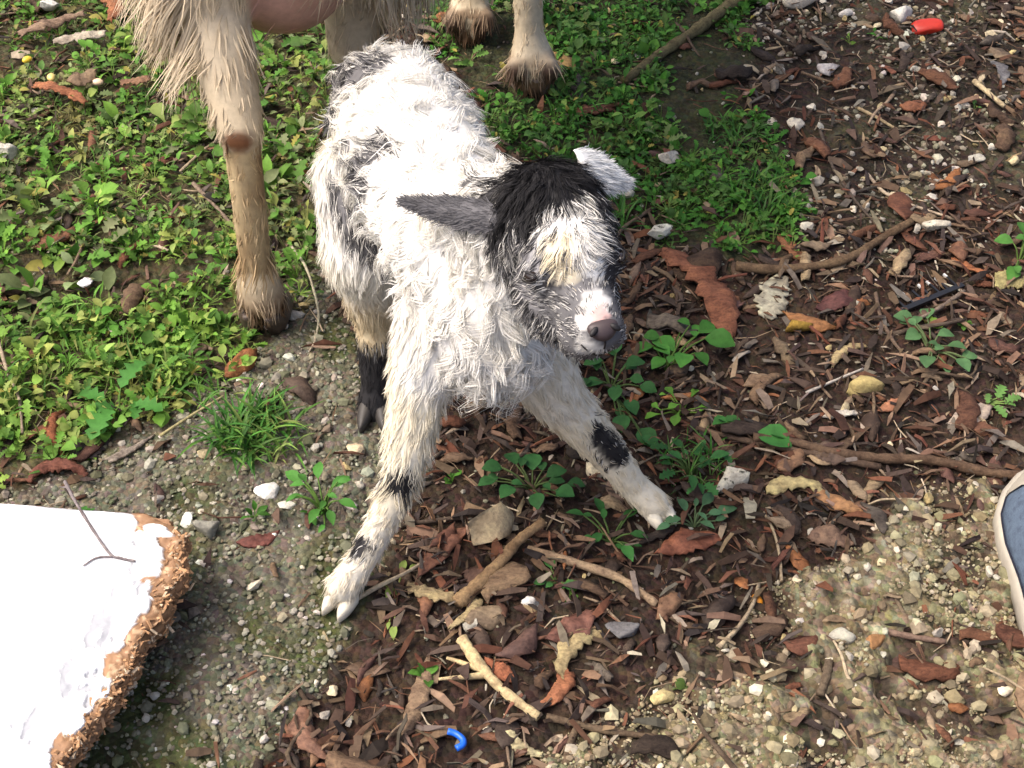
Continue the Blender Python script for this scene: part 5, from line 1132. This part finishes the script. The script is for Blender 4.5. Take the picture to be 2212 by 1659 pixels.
    go(290, 'pebble', stones, M['stone'], (.0055, .014), [CR, (.50, .42, .28), (.58, .53, .43), OC, (.44, .40, .33), (.36, .34, .28), (.40, .33, .2)], 'pebble', 'pebble', 'pale limestone pebbles', sw, sink=.18, tilt=.3)
    # twigs
    tw = []
    for k in range(6):
        r = np.random.default_rng(k); P_ = bezier([(-.5, 0, 0), (-.15, r.normal(0, .06), .02), (.2, r.normal(0, .06), .03), (.5, r.normal(0, .05), 0)], 10); V, F = tube(P_, np.linspace(.03, .018, 10)*(1+.2*r.normal(0, .5, 10)), 6); tw.append(mesh_np('twig', V, F))
    go(110, 'twig', tw, M['twig'], (.022, .075), [(.11, .08, .055), (.17, .12, .08), (.26, .19, .13), (.38, .30, .20), (.08, .06, .045)], 'dry twig', 'twig', 'short dry twigs', lambda x, y: np.clip(brown_w(x, y)+.10, 0, 1), tilt=.06, sink=.05)
KEEP_OFF += [(gz(1110, 1200), .016), (gz(1075, 1235), .016), (gz(1030, 1278), .016), (gz(995, 1308), .016), (gz(985, 1612), .022), (gz(1634, 1300), .012), (gz(1060, 1168), .025), (gz(1990, 1148), .02), (gz(2000, 650), .03), (gz(1060, 1450), .012), (gz(1720, 700), .02), (gz(1670, 650), .018), (gz(1582, 1047), .02), (gz(1490, 1185), .025), (gz(1760, 1075), .03), (gz(1278, 1020), .014)]
fill()
# flat stone that carries the board
stone(150, 1330, 420, 300, (.2, .19, .16), 'flat grey stone propping up the white chipboard panel', 0, False, .16, seed=77).location.z = .018

# ================================================================== SHOE (right edge)
def shoe():
    # outline in shoe space: y along the foot (toe at +), x across; left and right half widths
    L = .275
    t = np.array([0, .04, .12, .25, .40, .55, .68, .78, .87, .94, .98, 1.0]); xl = np.array([0, -.020, -.030, -.033, -.033, -.038, -.046, -.0475, -.041, -.029, -.016, 0]); xr = np.array([0, .020, .030, .033, .034, .040, .045, .044, .036, .024, .012, 0])
    q = np.linspace(0, 1, 40); q = .5-.5*np.cos(q*math.pi)
    lo = np.stack([np.interp(q, t, xl), q*L-L*.7], 1); ro = np.stack([np.interp(q, t, xr), q*L-L*.7], 1)
    ring = np.vstack([lo, ro[-2:0:-1]]); n = len(ring); ctr = np.stack([np.zeros(n), ring[:, 1]], 1)
    def loop(inset, z, rise=0):
        d = ring-ctr; w = np.linalg.norm(d, axis=1, keepdims=True)+1e-6; p = ctr+d*(1-np.clip(inset/w, 0, .97)); p[:, 1] = (p[:, 1]+L*.2)*(1-inset*1.6/L*2)-L*.2
        zz = z+rise*np.clip((p[:, 1]-L*.1)/(L*.2), 0, 1)**2
        return np.column_stack([p, np.broadcast_to(zz, (n,))])
    def loft(loops, name, material, col, closed=True):
        V = np.vstack(loops); F = [grid_faces(len(loops), n, True)]; m = len(V)
        if closed:
            V = np.vstack([V, loops[0].mean(0), loops[-1].mean(0)]); k = np.arange(n); k2 = (k+1) % n
            F.append(np.vstack([np.stack([np.full(n, m), k2, k], 1), np.stack([np.full(n, m+1), (len(loops)-1)*n+k, (len(loops)-1)*n+k2], 1)]))
        return obj(name, mesh_np(name, V, F), material, root, color=col)
    base = gz(2163, 1190, .02)
    root = obj('shoe', None, label='blue canvas shoe with a cream rubber sole on the sandy crust', cat='shoe', loc=(base.x+.046, base.y+.004, H(base.x+.03, base.y)+.001), rot=(0, 0, math.radians(-9)))
    rub = mat('rubber', _objcol_mat(70, .35, .6, .3, .0008, .3, dark=(.6, .56, .5))); can = mat('canvas', _objcol_mat(900, .5, .9, .6, .0004, .1)); 
    CRM = (.38, .345, .285)
    loft([loop(.003, 0), loop(0, .003), loop(-.0005, .009), loop(.0002, .016), loop(.0022, .0185), loop(.006, .0187)], 'sole', rub, CRM)
    V0 = [loop(.0032, .017), loop(.0045, .025, .004), loop(.010, .042, -.003), loop(.017, .053, -.012), loop(.026, .060, -.020), loop(.036, .064, -.026)]
    loft(V0, 'upper', can, (.10, .135, .19))
    # dark seam between rubber and canvas
    lp = loop(.0036, .0195); V, F = tube(np.vstack([lp, lp[:2]]), .0011, 6, False); obj('seam', mesh_np('seam', V, F), can, root, color=(.02, .022, .035))
    # toe cap
    sel = [i for i in range(n) if ring[i, 1] > L*.3*.42]
    caps = []
    for ins, z, rs in ((.0026, .0175, 0), (.0038, .026, .003), (.0088, .0432, -.003), (.016, .0545, -.012), (.025, .0612, -.0195), (.0345, .0655, -.0255)):
        lq = loop(ins, z, rs); caps.append(lq[sel])
    V = np.vstack(caps); F = grid_faces(len(caps), len(sel)); obj('toe_cap', mesh_np('toe_cap', V, F), rub, root, color=CRM)
    # tongue, laces, collar
    V, F = ellipsoid((0, -.055, .060), (.026, .075, .022)); obj('tongue', mesh_np('tongue', V, F), can, root, color=(.12, .17, .27))
    for k in range(5):
        y = .0-k*.019; P_ = bezier([(-.026, y, .062), (-.012, y+.004, .078+k*.002), (.012, y-.004, .078+k*.002), (.026, y, .062)], 12); V, F = tube(P_, .0028, 7); obj('lace', mesh_np('lace', V, F), can, root, color=(.6, .58, .52))
    a = np.linspace(0, 2*math.pi, 33); V, F = tube([(.031*math.cos(x), -.135+.055*math.sin(x), .075+.012*math.sin(x+math.pi)) for x in a], .005, 8, False); obj('collar', mesh_np('collar', V, F), can, root, color=(.10, .14, .22))
    return root
shoe()
